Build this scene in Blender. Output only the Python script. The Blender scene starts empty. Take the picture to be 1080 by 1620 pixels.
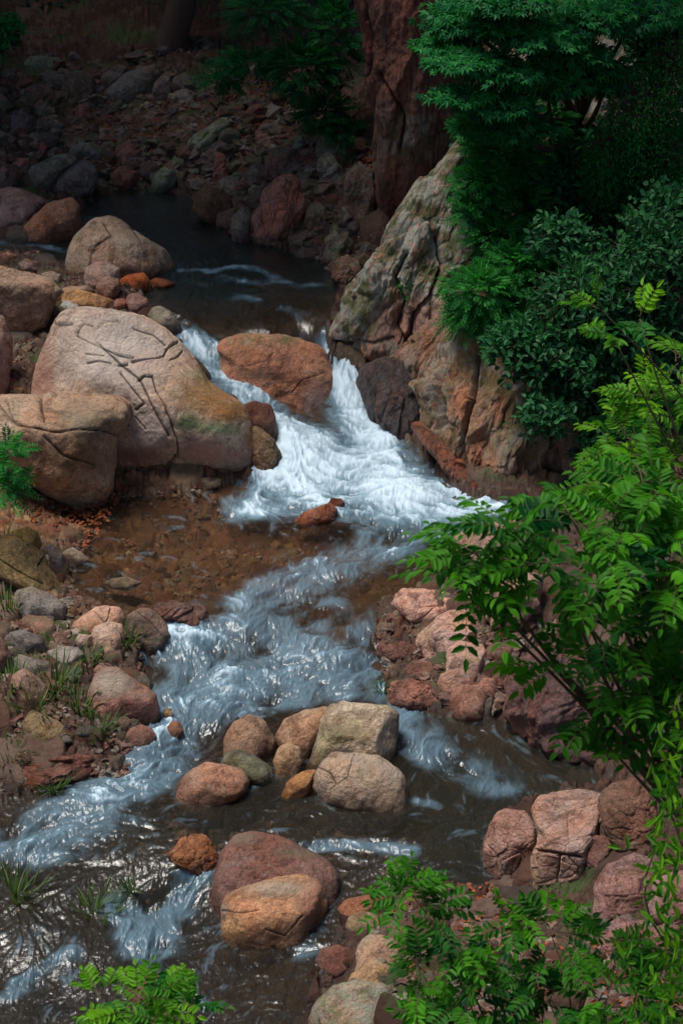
import bpy, bmesh, math, random
import numpy as np
from mathutils import Vector, Matrix
random.seed(7); RNG = np.random.default_rng(7)
scn = bpy.context.scene
COL = scn.collection

# ------------------------------------------------------------------ camera, sky, sun, exposure
CAM_H = 8.0; PITCH = math.radians(25.0); VFOV = math.radians(30.0)
FPX = 810.0 / math.tan(VFOV / 2)
cam_d = bpy.data.cameras.new("camera"); cam = bpy.data.objects.new("camera", cam_d); COL.objects.link(cam)
cam.location = (0, 0, CAM_H); cam.rotation_euler = (math.pi / 2 - PITCH, 0, 0)
cam_d.sensor_fit = 'VERTICAL'; cam_d.sensor_height = 24.0; cam_d.lens = 12.0 / math.tan(VFOV / 2)
cam_d.clip_start = 0.1; cam_d.clip_end = 600
cam_d.dof.use_dof = True; cam_d.dof.focus_distance = 14.5; cam_d.dof.aperture_fstop = 3.0
scn.camera = cam
SUN_EL = 70.0; SUN_AZ = -82.0      # azimuth from +Y, negative = to the left
w = bpy.data.worlds.new("World"); scn.world = w; w.use_nodes = True
nt = w.node_tree; nt.nodes.clear()
sky = nt.nodes.new('ShaderNodeTexSky'); sky.sky_type = 'NISHITA'; sky.sun_disc = False
sky.sun_elevation = math.radians(SUN_EL); sky.sun_rotation = math.radians(SUN_AZ)
bg = nt.nodes.new('ShaderNodeBackground'); bg.inputs[1].default_value = 0.07
wo = nt.nodes.new('ShaderNodeOutputWorld')
nt.links.new(sky.outputs[0], bg.inputs[0]); nt.links.new(bg.outputs[0], wo.inputs[0])
sl = bpy.data.lights.new("sun", 'SUN'); sl.energy = 3.6; sl.angle = math.radians(24); sl.color = (1.0, 0.95, 0.88)
so = bpy.data.objects.new("sun", sl); COL.objects.link(so)
az = math.radians(SUN_AZ); el = math.radians(SUN_EL)
sdir = Vector((math.sin(az) * math.cos(el), math.cos(az) * math.cos(el), math.sin(el)))
so.rotation_euler = sdir.to_track_quat('Z', 'Y').to_euler(); so.location = (-10, 10, 30)
scn.view_settings.view_transform = 'Standard'; scn.view_settings.look = 'None'
scn.view_settings.gamma = 1.0; scn.view_settings.exposure = 0.30
scn.cycles.use_denoising = True
scn.cycles.transparent_max_bounces = 16; scn.cycles.max_bounces = 6; scn.cycles.diffuse_bounces = 3
scn.cycles.sample_clamp_indirect = 3.0

# ------------------------------------------------------------------ noise
def _h(ix, iy, iz, s=0):
    n = (ix.astype(np.int64) * 374761393 + iy.astype(np.int64) * 668265263 + iz.astype(np.int64) * 2147483647 + s * 1274126177) & 0xFFFFFFFF
    n = ((n ^ (n >> 13)) * 1274126177) & 0xFFFFFFFF
    n = ((n ^ (n >> 15)) * 2246822519) & 0xFFFFFFFF
    return ((n ^ (n >> 16)) & 0xFFFFFF).astype(np.float32) / np.float32(0xFFFFFF)
def vnoise(x, y, z, s=0):
    fx, fy, fz = np.floor(x), np.floor(y), np.floor(z)
    ix, iy, iz = fx.astype(np.int64), fy.astype(np.int64), fz.astype(np.int64)
    a, b, c = x - fx, y - fy, z - fz
    a = a * a * (3 - 2 * a); b = b * b * (3 - 2 * b); c = c * c * (3 - 2 * c)
    def L(p, q, t): return p + (q - p) * t
    x00 = L(_h(ix, iy, iz, s), _h(ix + 1, iy, iz, s), a); x10 = L(_h(ix, iy + 1, iz, s), _h(ix + 1, iy + 1, iz, s), a)
    x01 = L(_h(ix, iy, iz + 1, s), _h(ix + 1, iy, iz + 1, s), a); x11 = L(_h(ix, iy + 1, iz + 1, s), _h(ix + 1, iy + 1, iz + 1, s), a)
    return L(L(x00, x10, b), L(x01, x11, b), c) * 2 - 1
def fbm(P, f, octv=4, s=0, gain=.5):
    out = 0; a = 1; t = 0
    for o in range(octv):
        out = out + a * vnoise(P[:, 0] * f + 17.3 * o, P[:, 1] * f + 5.1 * o, P[:, 2] * f + 9.7 * o, s + o); t += a; a *= gain; f *= 2.03
    return out / t
def ridged(P, f, octv=4, s=0):
    out = 0; a = 1; t = 0
    for o in range(octv):
        out = out + a * (1 - 2 * np.abs(vnoise(P[:, 0] * f + 17.3 * o, P[:, 1] * f + 5.1 * o, P[:, 2] * f + 9.7 * o, s + o))); t += a; a *= .5; f *= 2.1
    return out / t
def worley(P, f, s=0, dims=3):
    """F1, F2 and a random number per cell"""
    Q = P * f; B = np.floor(Q).astype(np.int64)
    f1 = np.full(len(P), 9e9); f2 = f1.copy(); cid = np.zeros(len(P), np.float32)
    rz = (-1, 0, 1) if dims == 3 else (0,)
    for dx in (-1, 0, 1):
        for dy in (-1, 0, 1):
            for dz in rz:
                X, Y, Z = B[:, 0] + dx, B[:, 1] + dy, B[:, 2] + dz
                d = (X + _h(X, Y, Z, s) - Q[:, 0]) ** 2 + (Y + _h(X, Y, Z, s + 1) - Q[:, 1]) ** 2
                if dims == 3: d = d + (Z + _h(X, Y, Z, s + 2) - Q[:, 2]) ** 2
                m = d < f1
                f2 = np.where(m, f1, np.minimum(f2, d)); cid = np.where(m, _h(X, Y, Z, s + 3), cid); f1 = np.where(m, d, f1)
    return np.sqrt(f1), np.sqrt(f2), cid
def sstep(a, b, x):
    t = np.clip((x - a) / (b - a), 0, 1); return t * t * (3 - 2 * t)

# ------------------------------------------------------------------ picture angles -> places on the ground
FW = np.array([0, math.cos(PITCH), -math.sin(PITCH)]); UP = np.array([0, math.sin(PITCH), math.cos(PITCH)]); RT = np.array([1., 0, 0])
CAM = np.array([0, 0, CAM_H])
def ray(u, v):
    d = FW * FPX + RT * (u - 540) + UP * (810 - v); return d / np.linalg.norm(d)
def onz(u, v, z):
    d = ray(u, v); return CAM + d * ((z - CAM_H) / d[2])
def proj(P):
    q = P - CAM; dz = q @ FW
    return 540 + FPX * (q @ RT) / dz, 810 - FPX * (q @ UP) / dz
def pxs(s): return [tuple(float(c) for c in p.split(',')) for p in s.split()]

# water level, given at places down the stream
WC = pxs("150,300,1.36 300,300,1.36 300,360,1.35 0,380,1.35 120,400,1.34 300,415,1.34 400,412,1.34 300,445,1.30 420,450,1.30 540,440,1.30 "
 "340,490,1.29 450,510,1.29 510,520,1.28 240,490,1.29 270,508,1.28 300,530,1.2 335,572,1.06 372,608,.96 420,640,.88 470,690,.74 430,740,.52 "
 "522,540,1.24 540,562,1.1 560,610,.88 576,660,.68 600,700,.58 650,740,.5 430,522,1.28 440,600,.78 485,650,.64 455,575,.9 500,610,.72 400,575,1.02 532,690,.64 520,740,.56 600,770,.49 700,790,.45 "
 "760,800,.44 100,850,.45 300,800,.45 300,850,.45 200,900,.44 400,800,.46 500,850,.44 700,850,.44 400,930,.42 550,920,.42 650,900,.42 300,950,.42 200,950,.43 "
 "100,950,.44 -200,850,.45 900,850,.44 250,985,.40 262,1035,.25 320,982,.40 335,1040,.26 440,975,.39 450,1040,.26 560,985,.37 575,1050,.24 640,1000,.32 "
 "230,1080,.22 300,1100,.2 500,1100,.2 640,1130,.18 250,1170,.17 150,1240,.13 60,1320,.05 0,1280,.08 -150,1250,.1 700,1180,.16 900,1200,.16 1100,1200,.16 600,1300,.13 700,1320,.11 "
 "400,1290,.13 200,1335,.1 300,1370,.1 285,1425,-.05 200,1435,-.05 100,1420,.0 0,1400,-.02 620,1340,.11 650,1400,.04 760,1400,.05 540,1430,.0 450,1490,-.08 250,1520,-.1 "
 "120,1500,-.08 60,1560,-.18 -150,1560,-.2 50,1640,-.22 450,1640,-.14 600,1600,-.1 -100,1750,-.25 600,1750,-.2")
WCP = np.array([onz(*c) for c in WC])
def rbf_fit(P, val, lam=1e-3):
    D = np.hypot(P[:, None, 0] - P[None, :, 0], P[:, None, 1] - P[None, :, 1]); n = len(P)
    A = np.zeros((n + 1, n + 1)); A[:n, :n] = -D + np.eye(n) * lam; A[:n, n] = 1; A[n, :n] = 1
    return np.linalg.solve(A, np.append(val, 0))
def rbf_ev(P, wt, XY):
    out = np.full(len(XY), wt[-1])
    for k in range(len(P)): out -= wt[k] * np.hypot(XY[:, 0] - P[k, 0], XY[:, 1] - P[k, 1])
    return out
WW = rbf_fit(WCP, WCP[:, 2], .02)
def zw(XY): return np.clip(rbf_ev(WCP, WW, XY), -.4, 1.42)
def hitf(u, v, f):
    """first meeting of a sight line with a height field"""
    d = ray(u, v); t = np.arange(8.0, 60.0, .04); Q = CAM + d[None] * t[:, None]
    below = Q[:, 2] < f(Q[:, :2]); k = int(np.argmax(below)) if below.any() else len(t) - 1
    lo, hi = t[max(k - 1, 0)], t[k]
    for _ in range(8):
        m = (lo + hi) / 2; q = CAM + d * m
        if q[2] < f(q[None, :2])[0]: hi = m
        else: lo = m
    return CAM + d * hi
SH = pxs("-330,1700 -260,1500 -200,1400 -120,1310 20,1262 100,1240 190,1215 222,1170 236,1100 215,1060 225,1020 205,975 140,955 108,925 112,880 150,845 100,830 95,808 160,792 "
 "250,782 335,772 400,748 408,725 395,700 360,650 330,610 310,590 290,560 262,525 240,492 225,462 190,440 120,430 60,402 -60,396 -60,374 60,376 110,345 150,318 185,302 255,300 300,312 335,340 "
 "385,378 450,395 520,412 545,440 530,480 515,525 530,548 560,580 590,640 610,680 655,700 690,745 730,775 800,795 870,815 860,850 720,895 700,915 640,935 600,960 590,1010 640,1045 605,1075 "
 "612,1108 700,1135 790,1140 850,1160 930,1195 950,1235 840,1262 775,1300 760,1350 790,1395 700,1405 600,1415 545,1435 520,1500 500,1550 470,1640 460,1760 200,2000 -200,2000")
def first_water(u, v): return hitf(u, v, zw)
SHW = np.array([first_water(u, v)[:2] for u, v in SH])
def shore_sd(XY):
    """signed distance to the waterline, positive on land"""
    x, y = XY[:, 0], XY[:, 1]; best = np.full(len(XY), 1e9); ins = np.zeros(len(XY), bool)
    A = SHW; Bp = np.roll(SHW, -1, 0)
    for (ax, ay), (bx, by) in zip(A, Bp):
        dx, dy = bx - ax, by - ay; L = dx * dx + dy * dy + 1e-12
        t = np.clip(((x - ax) * dx + (y - ay) * dy) / L, 0, 1)
        best = np.minimum(best, (x - ax - t * dx) ** 2 + (y - ay - t * dy) ** 2)
        c = ((ay > y) != (by > y)) & (x < dx * (y - ay) / (dy if abs(dy) > 1e-9 else 1e-9) + ax); ins ^= c
    return np.where(ins, -1, 1) * np.sqrt(best)
# steepness of the land beside the stream
SC = pxs("0,1300,.12 -200,1000,.22 50,1000,.2 50,850,.25 50,550,.22 0,420,.25 60,340,.35 150,250,.3 300,250,.35 430,300,.65 500,360,.6 560,450,.8 640,620,.9 750,720,.9 "
 "850,780,.8 760,950,.45 900,1000,.7 700,1050,.3 900,1150,.9 1000,1250,.8 850,1400,.28 1000,1400,.5 600,1600,.12 900,1600,.3")
SCP = np.array([onz(u, v, .5 if v > 560 else 1.35) for u, v, s in SC]); SCV = np.array([c[2] for c in SC])
def slope(XY):
    num = np.zeros(len(XY)); den = np.zeros(len(XY))
    for p, s in zip(SCP, SCV):
        wgt = 1 / (((XY[:, 0] - p[0]) ** 2 + (XY[:, 1] - p[1]) ** 2) ** 1.5 + .05); num += wgt * s; den += wgt
    return num / den
def ground0(XY, full=False):
    sd = shore_sd(XY); s = slope(XY); z = zw(XY)
    P = np.c_[XY, np.zeros(len(XY))]
    land = np.clip(sd, 0, None)
    cap = 5.5 + .12 * land
    rise = s * np.clip(land - .8 * sstep(.45, .8, s), 0.06 * land, None); rise = cap * (1 - np.exp(-rise / cap))
    far = sstep(33, 45, XY[:, 1]) * 6
    h = z + rise + far - np.where(sd < 0, np.minimum(.26, .02 + .42 * -sd), 0)
    h += fbm(P, .7, 3, 3) * np.clip(land, 0, 1) * .16
    if full: return h, sd, z, s
    return h
def ground(XY): return ground0(XY)
def surf(XY): return np.maximum(ground0(XY), zw(XY))

# ------------------------------------------------------------------ mesh helpers
def props(o, label=None, cat=None, group=None, kind=None):
    if label: o['label'] = label
    if cat: o['category'] = cat
    if group: o['group'] = group
    if kind: o['kind'] = kind
    return o
def mk(name, V, F, mat, parent=None, smooth=True, attrs=None, loc=None):
    """V (n,3), F list/array of equal-length polygons (or list of arrays)"""
    me = bpy.data.meshes.new(name); V = np.asarray(V, np.float32)
    Fs = F if isinstance(F, list) else [F]
    Fs = [np.asarray(f, np.int32) for f in Fs if len(f)]
    me.vertices.add(len(V)); me.vertices.foreach_set('co', V.ravel())
    nl = sum(f.size for f in Fs); npoly = sum(len(f) for f in Fs)
    me.loops.add(nl); me.loops.foreach_set('vertex_index', np.concatenate([f.ravel() for f in Fs]))
    tot = np.concatenate([np.full(len(f), f.shape[1], np.int32) for f in Fs]); st = np.concatenate([[0], np.cumsum(tot)[:-1]]).astype(np.int32)
    me.polygons.add(npoly); me.polygons.foreach_set('loop_start', st)
    me.polygons.foreach_set('use_smooth', np.full(npoly, smooth))
    me.update(calc_edges=True); me.validate()
    for k, a in (attrs or {}).items():
        a = np.asarray(a, np.float32)
        if a.ndim == 1: me.attributes.new(k, 'FLOAT', 'POINT').data.foreach_set('value', a)
        else: me.attributes.new(k, 'FLOAT_COLOR', 'POINT').data.foreach_set('color', np.ascontiguousarray(a).ravel())
    me.materials.append(mat)
    o = bpy.data.objects.new(name, me); COL.objects.link(o)
    if loc is not None: o.location = loc
    if parent is not None: o.parent = parent
    return o
def empty(name, loc=(0, 0, 0)):
    o = bpy.data.objects.new(name, None); COL.objects.link(o); o.location = loc; o.empty_display_size = .2; return o
def gridfaces(nr, nc):
    i = np.arange(nr * nc).reshape(nr, nc)
    return np.stack([i[:-1, :-1], i[:-1, 1:], i[1:, 1:], i[1:, :-1]], -1).reshape(-1, 4)

# ------------------------------------------------------------------ materials
class NT:
    def __init__(s, name):
        s.m = bpy.data.materials.new(name); s.m.use_nodes = True; s.t = s.m.node_tree; s.t.nodes.clear()
        s.out = s.t.nodes.new('ShaderNodeOutputMaterial')
    def n(s, typ, ins=None, **kw):
        nd = s.t.nodes.new(typ)
        for k, v in kw.items(): setattr(nd, k, v)
        for k, v in (ins or {}).items():
            if isinstance(v, bpy.types.NodeSocket): s.t.links.new(v, nd.inputs[k])
            else: nd.inputs[k].default_value = v
        return nd
    def noise(s, vec, scale, detail=5, rough=.55, dist=0):
        return s.n('ShaderNodeTexNoise', {'Vector': vec, 'Scale': scale, 'Detail': detail, 'Roughness': rough, 'Distortion': dist}).outputs[0]
    def ramp(s, x, a, b, c0=0., c1=1.):
        return s.n('ShaderNodeMapRange', {0: x, 1: a, 2: b, 3: c0, 4: c1}, interpolation_type='SMOOTHSTEP').outputs[0]
    def mix(s, f, a, b, mode='MIX'):
        nd = s.n('ShaderNodeMix', data_type='RGBA', blend_type=mode)
        for k, v in ((0, f), (6, a), (7, b)):
            if isinstance(v, bpy.types.NodeSocket): s.t.links.new(v, nd.inputs[k])
            else: nd.inputs[k].default_value = (v if not isinstance(v, tuple) or len(v) == 4 else (*v, 1))
        return nd.outputs[2]
    def math(s, op, a, b=0., clamp=False):
        nd = s.n('ShaderNodeMath', {0: a, 1: b}, operation=op); nd.use_clamp = clamp; return nd.outputs[0]
    def attr(s, name): return s.n('ShaderNodeAttribute', attribute_name=name)
    def bump(s, h, dist, strength=1., nrm=None):
        d = {'Height': h, 'Distance': dist, 'Strength': strength}
        if nrm is not None: d['Normal'] = nrm
        return s.n('ShaderNodeBump', d).outputs[0]
    def finish(s, surf): s.t.links.new(surf, s.out.inputs[0]); return s.m

def rock_material():
    """one granite: the object's own colour, speckle, veins, lichen (mask.g), dirt in cracks (mask.b), wet band (mask.r), painted patches (paint)"""
    k = NT('granite'); tc = k.n('ShaderNodeTexCoord').outputs['Object']; oi = k.n('ShaderNodeObjectInfo')
    off = k.n('ShaderNodeVectorMath', {0: tc, 1: k.n('ShaderNodeVectorMath', {0: (31., 17., 5.), 3: oi.outputs['Random']}, operation='SCALE').outputs[0]}, operation='ADD').outputs[0]
    mask = k.attr('mask'); sep = k.n('ShaderNodeSeparateColor', {0: mask.outputs['Color']}); paint = k.attr('paint')
    big = k.noise(off, 1.7, 5, .6, .4); mid = k.noise(off, 7, 6, .65, .5); fine = k.noise(off, 60, 4, .7); 
    base = oi.outputs['Color']
    c = k.mix(k.ramp(big, .35, .68), base, k.mix(1., base, (1.12, .84, .72), 'MULTIPLY'))
    c = k.mix(k.ramp(mid, .42, .70), c, k.mix(1., c, (1.3, 1.28, 1.22), 'MULTIPLY'))
    c = k.mix(k.ramp(k.noise(off, 3.1, 8, .76, 1.2), .48, .62, 0, .8), c, k.mix(1., c, (.40, .34, .31), 'MULTIPLY'))
    c = k.mix(k.ramp(k.noise(off, 13, 7, .82, .6), .50, .60, 0, .7), c, k.mix(1., c, (.42, .38, .34), 'MULTIPLY'))
    c = k.mix(k.ramp(k.noise(off, 2.3, 6, .7, .8), .52, .64, 0, .6), c, k.mix(1., c, (.78, .80, .48), 'MULTIPLY'))
    c = k.mix(k.ramp(k.noise(off, 8, 8, .8, .2), .56, .64, 0, .45), c, (.50, .47, .40))
    c = k.mix(k.ramp(fine, .38, .62, 0, .55), c, k.mix(1., c, (.55, .5, .5), 'MULTIPLY'))
    c = k.mix(k.ramp(k.noise(off, 110, 2, .5), .60, .7, 0, .5), c, k.mix(1., c, (1.7, 1.6, 1.5), 'MULTIPLY'))
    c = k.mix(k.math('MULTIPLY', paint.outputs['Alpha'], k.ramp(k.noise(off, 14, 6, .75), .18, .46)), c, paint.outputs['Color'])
    lich = k.math('MULTIPLY', sep.outputs[1], k.ramp(k.noise(off, 16, 7, .75, .3), .46, .56))
    c = k.mix(lich, c, k.mix(k.ramp(k.noise(off, 6, 3), .4, .6), (.38, .42, .31), (.13, .19, .05)))
    c = k.mix(k.math('MULTIPLY', sep.outputs[2], .85), c, (.02, .015, .012))
    wet = k.math('MULTIPLY', sep.outputs[0], k.ramp(k.noise(off, 12, 3), .25, .5, .6, 1))
    c = k.mix(wet, c, k.mix(1., c, (.38, .33, .30), 'MULTIPLY'))
    h = k.math('ADD', k.math('MULTIPLY', k.noise(off, 5, 8, .72, .3), 1.), k.math('MULTIPLY', k.noise(off, 34, 6, .75), .35))
    b = k.bump(h, .10, 1.)
    p = k.n('ShaderNodeBsdfPrincipled', {'Base Color': c, 'Roughness': k.ramp(wet, 0, 1, .82, .22), 'Normal': b, 'Specular IOR Level': .35})
    return k.finish(p.outputs[0])
def crag_material():
    """weathered cliff rock: ribs of rust and grey-green lichen"""
    k = NT('cliff_rock'); tc = k.n('ShaderNodeTexCoord').outputs['Object']; oi = k.n('ShaderNodeObjectInfo')
    mask = k.attr('mask'); sep = k.n('ShaderNodeSeparateColor', {0: mask.outputs['Color']}); paint = k.attr('paint')
    st = k.n('ShaderNodeMapping', {0: tc, 3: (3.2, 3.2, .8), 2: (0, .35, 0)}).outputs[0]
    base = oi.outputs['Color']
    c = k.mix(k.ramp(k.noise(st, 1.6, 8, .68, .8), .40, .62), base, k.mix(1., base, (1.3, .88, .74), 'MULTIPLY'))
    c = k.mix(k.ramp(k.noise(st, 3.4, 8, .75, 1.), .47, .63, 0, .85), c, k.mix(1., c, (.3, .26, .25), 'MULTIPLY'))
    c = k.mix(k.ramp(k.noise(tc, 40, 5, .75), .5, .62, 0, .5), c, k.mix(1., c, (1.5, 1.45, 1.35), 'MULTIPLY'))
    c = k.mix(k.ramp(k.noise(tc, 24, 6, .8), .54, .62, 0, .6), c, k.mix(1., c, (.4, .36, .35), 'MULTIPLY'))
    c = k.mix(k.math('MULTIPLY', paint.outputs['Alpha'], k.ramp(k.noise(tc, 9, 6, .75), .36, .56)), c, paint.outputs['Color'])
    lich = k.math('MULTIPLY', sep.outputs[1], k.ramp(k.noise(st, 5.5, 8, .82, .4), .40, .52))
    c = k.mix(lich, c, k.mix(k.ramp(k.noise(tc, 5, 4), .42, .58), (.50, .52, .43), (.17, .19, .08)))
    c = k.mix(k.math('MULTIPLY', sep.outputs[2], .85), c, (.018, .014, .012))
    wet = k.math('MULTIPLY', sep.outputs[0], k.ramp(k.noise(tc, 5, 4), .25, .5, .6, 1))
    c = k.mix(wet, c, k.mix(1., c, (.36, .33, .33), 'MULTIPLY'))
    h = k.math('ADD', k.noise(st, 3, 9, .75, .5), k.math('MULTIPLY', k.noise(tc, 22, 7, .78), .4))
    p = k.n('ShaderNodeBsdfPrincipled', {'Base Color': c, 'Roughness': k.ramp(wet, 0, 1, .86, .22), 'Normal': k.bump(h, .13, 1.), 'Specular IOR Level': .35})
    return k.finish(p.outputs[0])
def ground_material():
    k = NT('ground'); g = k.n('ShaderNodeNewGeometry'); pos = g.outputs['Position']
    st = k.attr('stone').outputs['Fac']; dirt = k.attr('dirt').outputs['Fac']; wet = k.attr('wet').outputs['Fac']; sand = k.attr('warm').outputs['Fac']
    cr = k.n('ShaderNodeValToRGB', {0: st}); e = cr.color_ramp
    cols = [(0, (.08, .04, .03)), (.2, (.16, .075, .05)), (.4, (.26, .16, .12)), (.55, (.12, .095, .085)), (.7, (.20, .09, .055)), (.85, (.32, .24, .19)), (1, (.16, .145, .13))]
    e.elements[0].color = (*cols[0][1], 1); e.elements[1].color = (*cols[-1][1], 1)
    for p_, c_ in cols[1:-1]: el_ = e.elements.new(p_); el_.color = (*c_, 1)
    n1 = k.noise(pos, 9, 7, .7, .4); n2 = k.noise(pos, 45, 5, .7)
    c = k.mix(k.ramp(n1, .4, .65, 0, .6), cr.outputs[0], k.mix(1., cr.outputs[0], (.5, .42, .38), 'MULTIPLY'))
    c = k.mix(sand, k.mix(1., c, (.42, .40, .42), 'MULTIPLY'), k.mix(1., c, (1.25, 1.0, .68), 'MULTIPLY'))
    c = k.mix(k.ramp(n2, .4, .62, 0, .5), c, k.mix(1., c, (.55, .5, .45), 'MULTIPLY'))
    c = k.mix(dirt, c, k.mix(k.ramp(n2, .42, .6), (.035, .02, .014), (.09, .042, .026)))
    gm = k.math('MULTIPLY', k.ramp(k.noise(pos, 1.4, 6, .7), .52, .62), k.math('SUBTRACT', 1., wet, True))
    c = k.mix(k.math('MULTIPLY', gm, .8), c, k.mix(n2, (.02, .045, .012), (.07, .11, .03)))
    c = k.mix(wet, c, k.mix(1., c, (.6, .55, .5), 'MULTIPLY'))
    h = k.math('ADD', n1, k.math('MULTIPLY', n2, .5))
    p = k.n('ShaderNodeBsdfPrincipled', {'Base Color': c, 'Roughness': k.ramp(wet, 0, 1, .9, .35), 'Normal': k.bump(h, .04, .8), 'Specular IOR Level': .3})
    return k.finish(p.outputs[0])
def water_material():
    k = NT('stream_water'); pos = k.n('ShaderNodeNewGeometry').outputs['Position']
    foam = k.attr('foam').outputs['Fac']; murk = k.attr('murk').outputs['Fac']; rip = k.attr('ripple').outputs['Fac']
    n = k.noise(k.n('ShaderNodeMapping', {0: pos, 3: (1, 1.3, 1)}).outputs[0], 26, 4, .6, 1.2)
    h = k.math('ADD', k.math('MULTIPLY', rip, .8), k.math('MULTIPLY', n, .2))
    b = k.bump(h, .03, .45)
    fr = k.n('ShaderNodeFresnel', {'IOR': 1.33, 'Normal': b}).outputs[0]
    tint = k.mix(murk, (.90, .84, .72), (.50, .56, .48))
    tr = k.n('ShaderNodeBsdfTransparent', {0: tint}).outputs[0]
    body = k.n('ShaderNodeBsdfDiffuse', {0: k.mix(murk, (.10, .06, .035), (.016, .034, .032))}).outputs[0]
    base = k.n('ShaderNodeMixShader', {0: k.ramp(murk, 0, 1, .08, .34), 1: tr, 2: body}).outputs[0]
    gl = k.n('ShaderNodeBsdfGlossy', {'Color': (1, 1, 1, 1), 'Roughness': .2, 'Normal': b}).outputs[0]
    wt = k.n('ShaderNodeMixShader', {0: k.math('MULTIPLY', fr, 1.7, True), 1: base, 2: gl}).outputs[0]
    fc = k.mix(k.ramp(foam, .45, .95), (.20, .34, .44), (.55, .69, .79))
    fo = k.n('ShaderNodeBsdfPrincipled', {'Base Color': fc, 'Roughness': .55, 'Normal': k.bump(h, .035, .45), 'Specular IOR Level': .3}).outputs[0]
    return k.finish(k.n('ShaderNodeMixShader', {0: foam, 1: wt, 2: fo}).outputs[0])
def leaf_material(name, a, b, tl=.35, rough=.55):
    k = NT(name); r = k.attr('rnd').outputs['Fac']
    c = k.mix(r, a, b)
    p = k.n('ShaderNodeBsdfPrincipled', {'Base Color': c, 'Roughness': rough, 'Specular IOR Level': .22}).outputs[0]
    t = k.n('ShaderNodeBsdfTranslucent', {0: k.mix(1., c, (1.3, 1.35, .7), 'MULTIPLY')}).outputs[0]
    return k.finish(k.n('ShaderNodeMixShader', {0: tl, 1: p, 2: t}).outputs[0])
def bark_material(name, c0):
    k = NT(name); tc = k.n('ShaderNodeTexCoord').outputs['Object']
    n = k.noise(k.n('ShaderNodeMapping', {0: tc, 3: (6, 6, 1)}).outputs[0], 5, 6, .7)
    c = k.mix(n, tuple(x * .45 for x in c0), tuple(x * 1.4 for x in c0))
    return k.finish(k.n('ShaderNodeBsdfPrincipled', {'Base Color': c, 'Roughness': .9, 'Normal': k.bump(n, .02)}).outputs[0])
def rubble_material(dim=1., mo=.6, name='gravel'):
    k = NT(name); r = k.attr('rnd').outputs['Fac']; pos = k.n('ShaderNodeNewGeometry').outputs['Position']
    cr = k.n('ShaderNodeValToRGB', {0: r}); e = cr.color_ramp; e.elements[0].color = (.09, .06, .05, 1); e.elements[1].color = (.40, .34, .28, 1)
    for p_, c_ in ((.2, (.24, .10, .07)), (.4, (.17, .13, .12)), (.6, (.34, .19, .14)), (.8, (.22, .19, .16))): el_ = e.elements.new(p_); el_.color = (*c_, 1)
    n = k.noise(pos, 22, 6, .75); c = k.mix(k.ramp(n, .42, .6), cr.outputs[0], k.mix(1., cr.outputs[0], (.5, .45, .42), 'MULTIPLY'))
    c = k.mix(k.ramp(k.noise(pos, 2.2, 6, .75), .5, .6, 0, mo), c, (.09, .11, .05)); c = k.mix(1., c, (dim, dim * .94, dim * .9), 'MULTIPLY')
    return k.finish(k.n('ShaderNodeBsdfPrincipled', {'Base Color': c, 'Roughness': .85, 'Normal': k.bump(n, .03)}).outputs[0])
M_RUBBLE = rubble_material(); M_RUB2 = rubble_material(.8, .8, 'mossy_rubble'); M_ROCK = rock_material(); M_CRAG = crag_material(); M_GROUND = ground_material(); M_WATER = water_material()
M_LIME = leaf_material('bright_leaf', (.012, .14, .015), (.20, .46, .012), .45)
M_LIME2 = leaf_material('mid_leaf', (.003, .07, .014), (.09, .34, .008), .45)
M_MID = leaf_material('undergrowth_leaf', (.006, .055, .03), (.03, .19, .06), .3)
M_TEAL = leaf_material('maple_leaf', (.003, .06, .034), (.03, .26, .05), .38)
M_DARK = leaf_material('dark_glossy_leaf', (.004, .04, .026), (.03, .15, .04), .25, .5)
M_FERN = leaf_material('fern_leaf', (.006, .10, .03), (.045, .30, .04), .4)
M_GRASS = leaf_material('grass_blade', (.015, .07, .02), (.12, .18, .04), .3)
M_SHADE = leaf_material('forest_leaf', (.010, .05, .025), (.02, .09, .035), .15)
M_LITTER = leaf_material('dead_leaf', (.16, .035, .015), (.33, .10, .035), .1, .8)
M_BARK = bark_material('bark', (.09, .055, .04)); M_TWIG = bark_material('green_twig', (.10, .085, .035)); M_STICK = bark_material('dead_stick', (.30, .15, .09))

# ------------------------------------------------------------------ ground: one sheet
def rowsy(y0, y1, px):
    ys = [y0]
    while ys[-1] < y1:
        y = ys[-1]; ys.append(y + px * ((y * y + 7.4 ** 2) ** .5) ** 2 / (7.4 * FPX))
    return ys
yr = list(np.linspace(-60, 6.5, 24)) + rowsy(7.6, 33, 2.1)
yr += list(np.geomspace(yr[-1] + .3, 260, 40)); yr = np.array(yr)
tt = np.concatenate([-np.geomspace(12, .30, 26), np.arange(-.27, .27, .00062), np.geomspace(.275, 12, 26)])
Y, T = np.meshgrid(yr, tt, indexing='ij'); X = T * np.maximum(Y, 7.6); XY = np.c_[X.ravel(), Y.ravel()]
h, sd, zwv, slv = ground0(XY, True)
P3 = np.c_[XY, np.zeros(len(XY))]
near = (XY[:, 1] > 7) & (XY[:, 1] < 36) & (np.abs(T.ravel()) < .29)
stone = np.full(len(XY), .3, np.float32); cob = np.zeros(len(XY)); dirt = np.zeros(len(XY))
warp = np.c_[fbm(P3, 2.2, 2, 40), fbm(P3, 2.2, 2, 50), np.zeros(len(XY))] * .10
Pn = (P3 + warp)[near]
f1, f2, cid = worley(Pn, 3.4, 11, 2); g1, g2, gid = worley(Pn + 3.3, 8.5, 21, 2)
k1, k2, kid = worley(Pn + 7.7, 17., 29, 2); e3 = sstep(.02, .4, k2 - k1); e1 = sstep(.02, .30, f2 - f1); e2 = sstep(.02, .35, g2 - g1)
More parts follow.
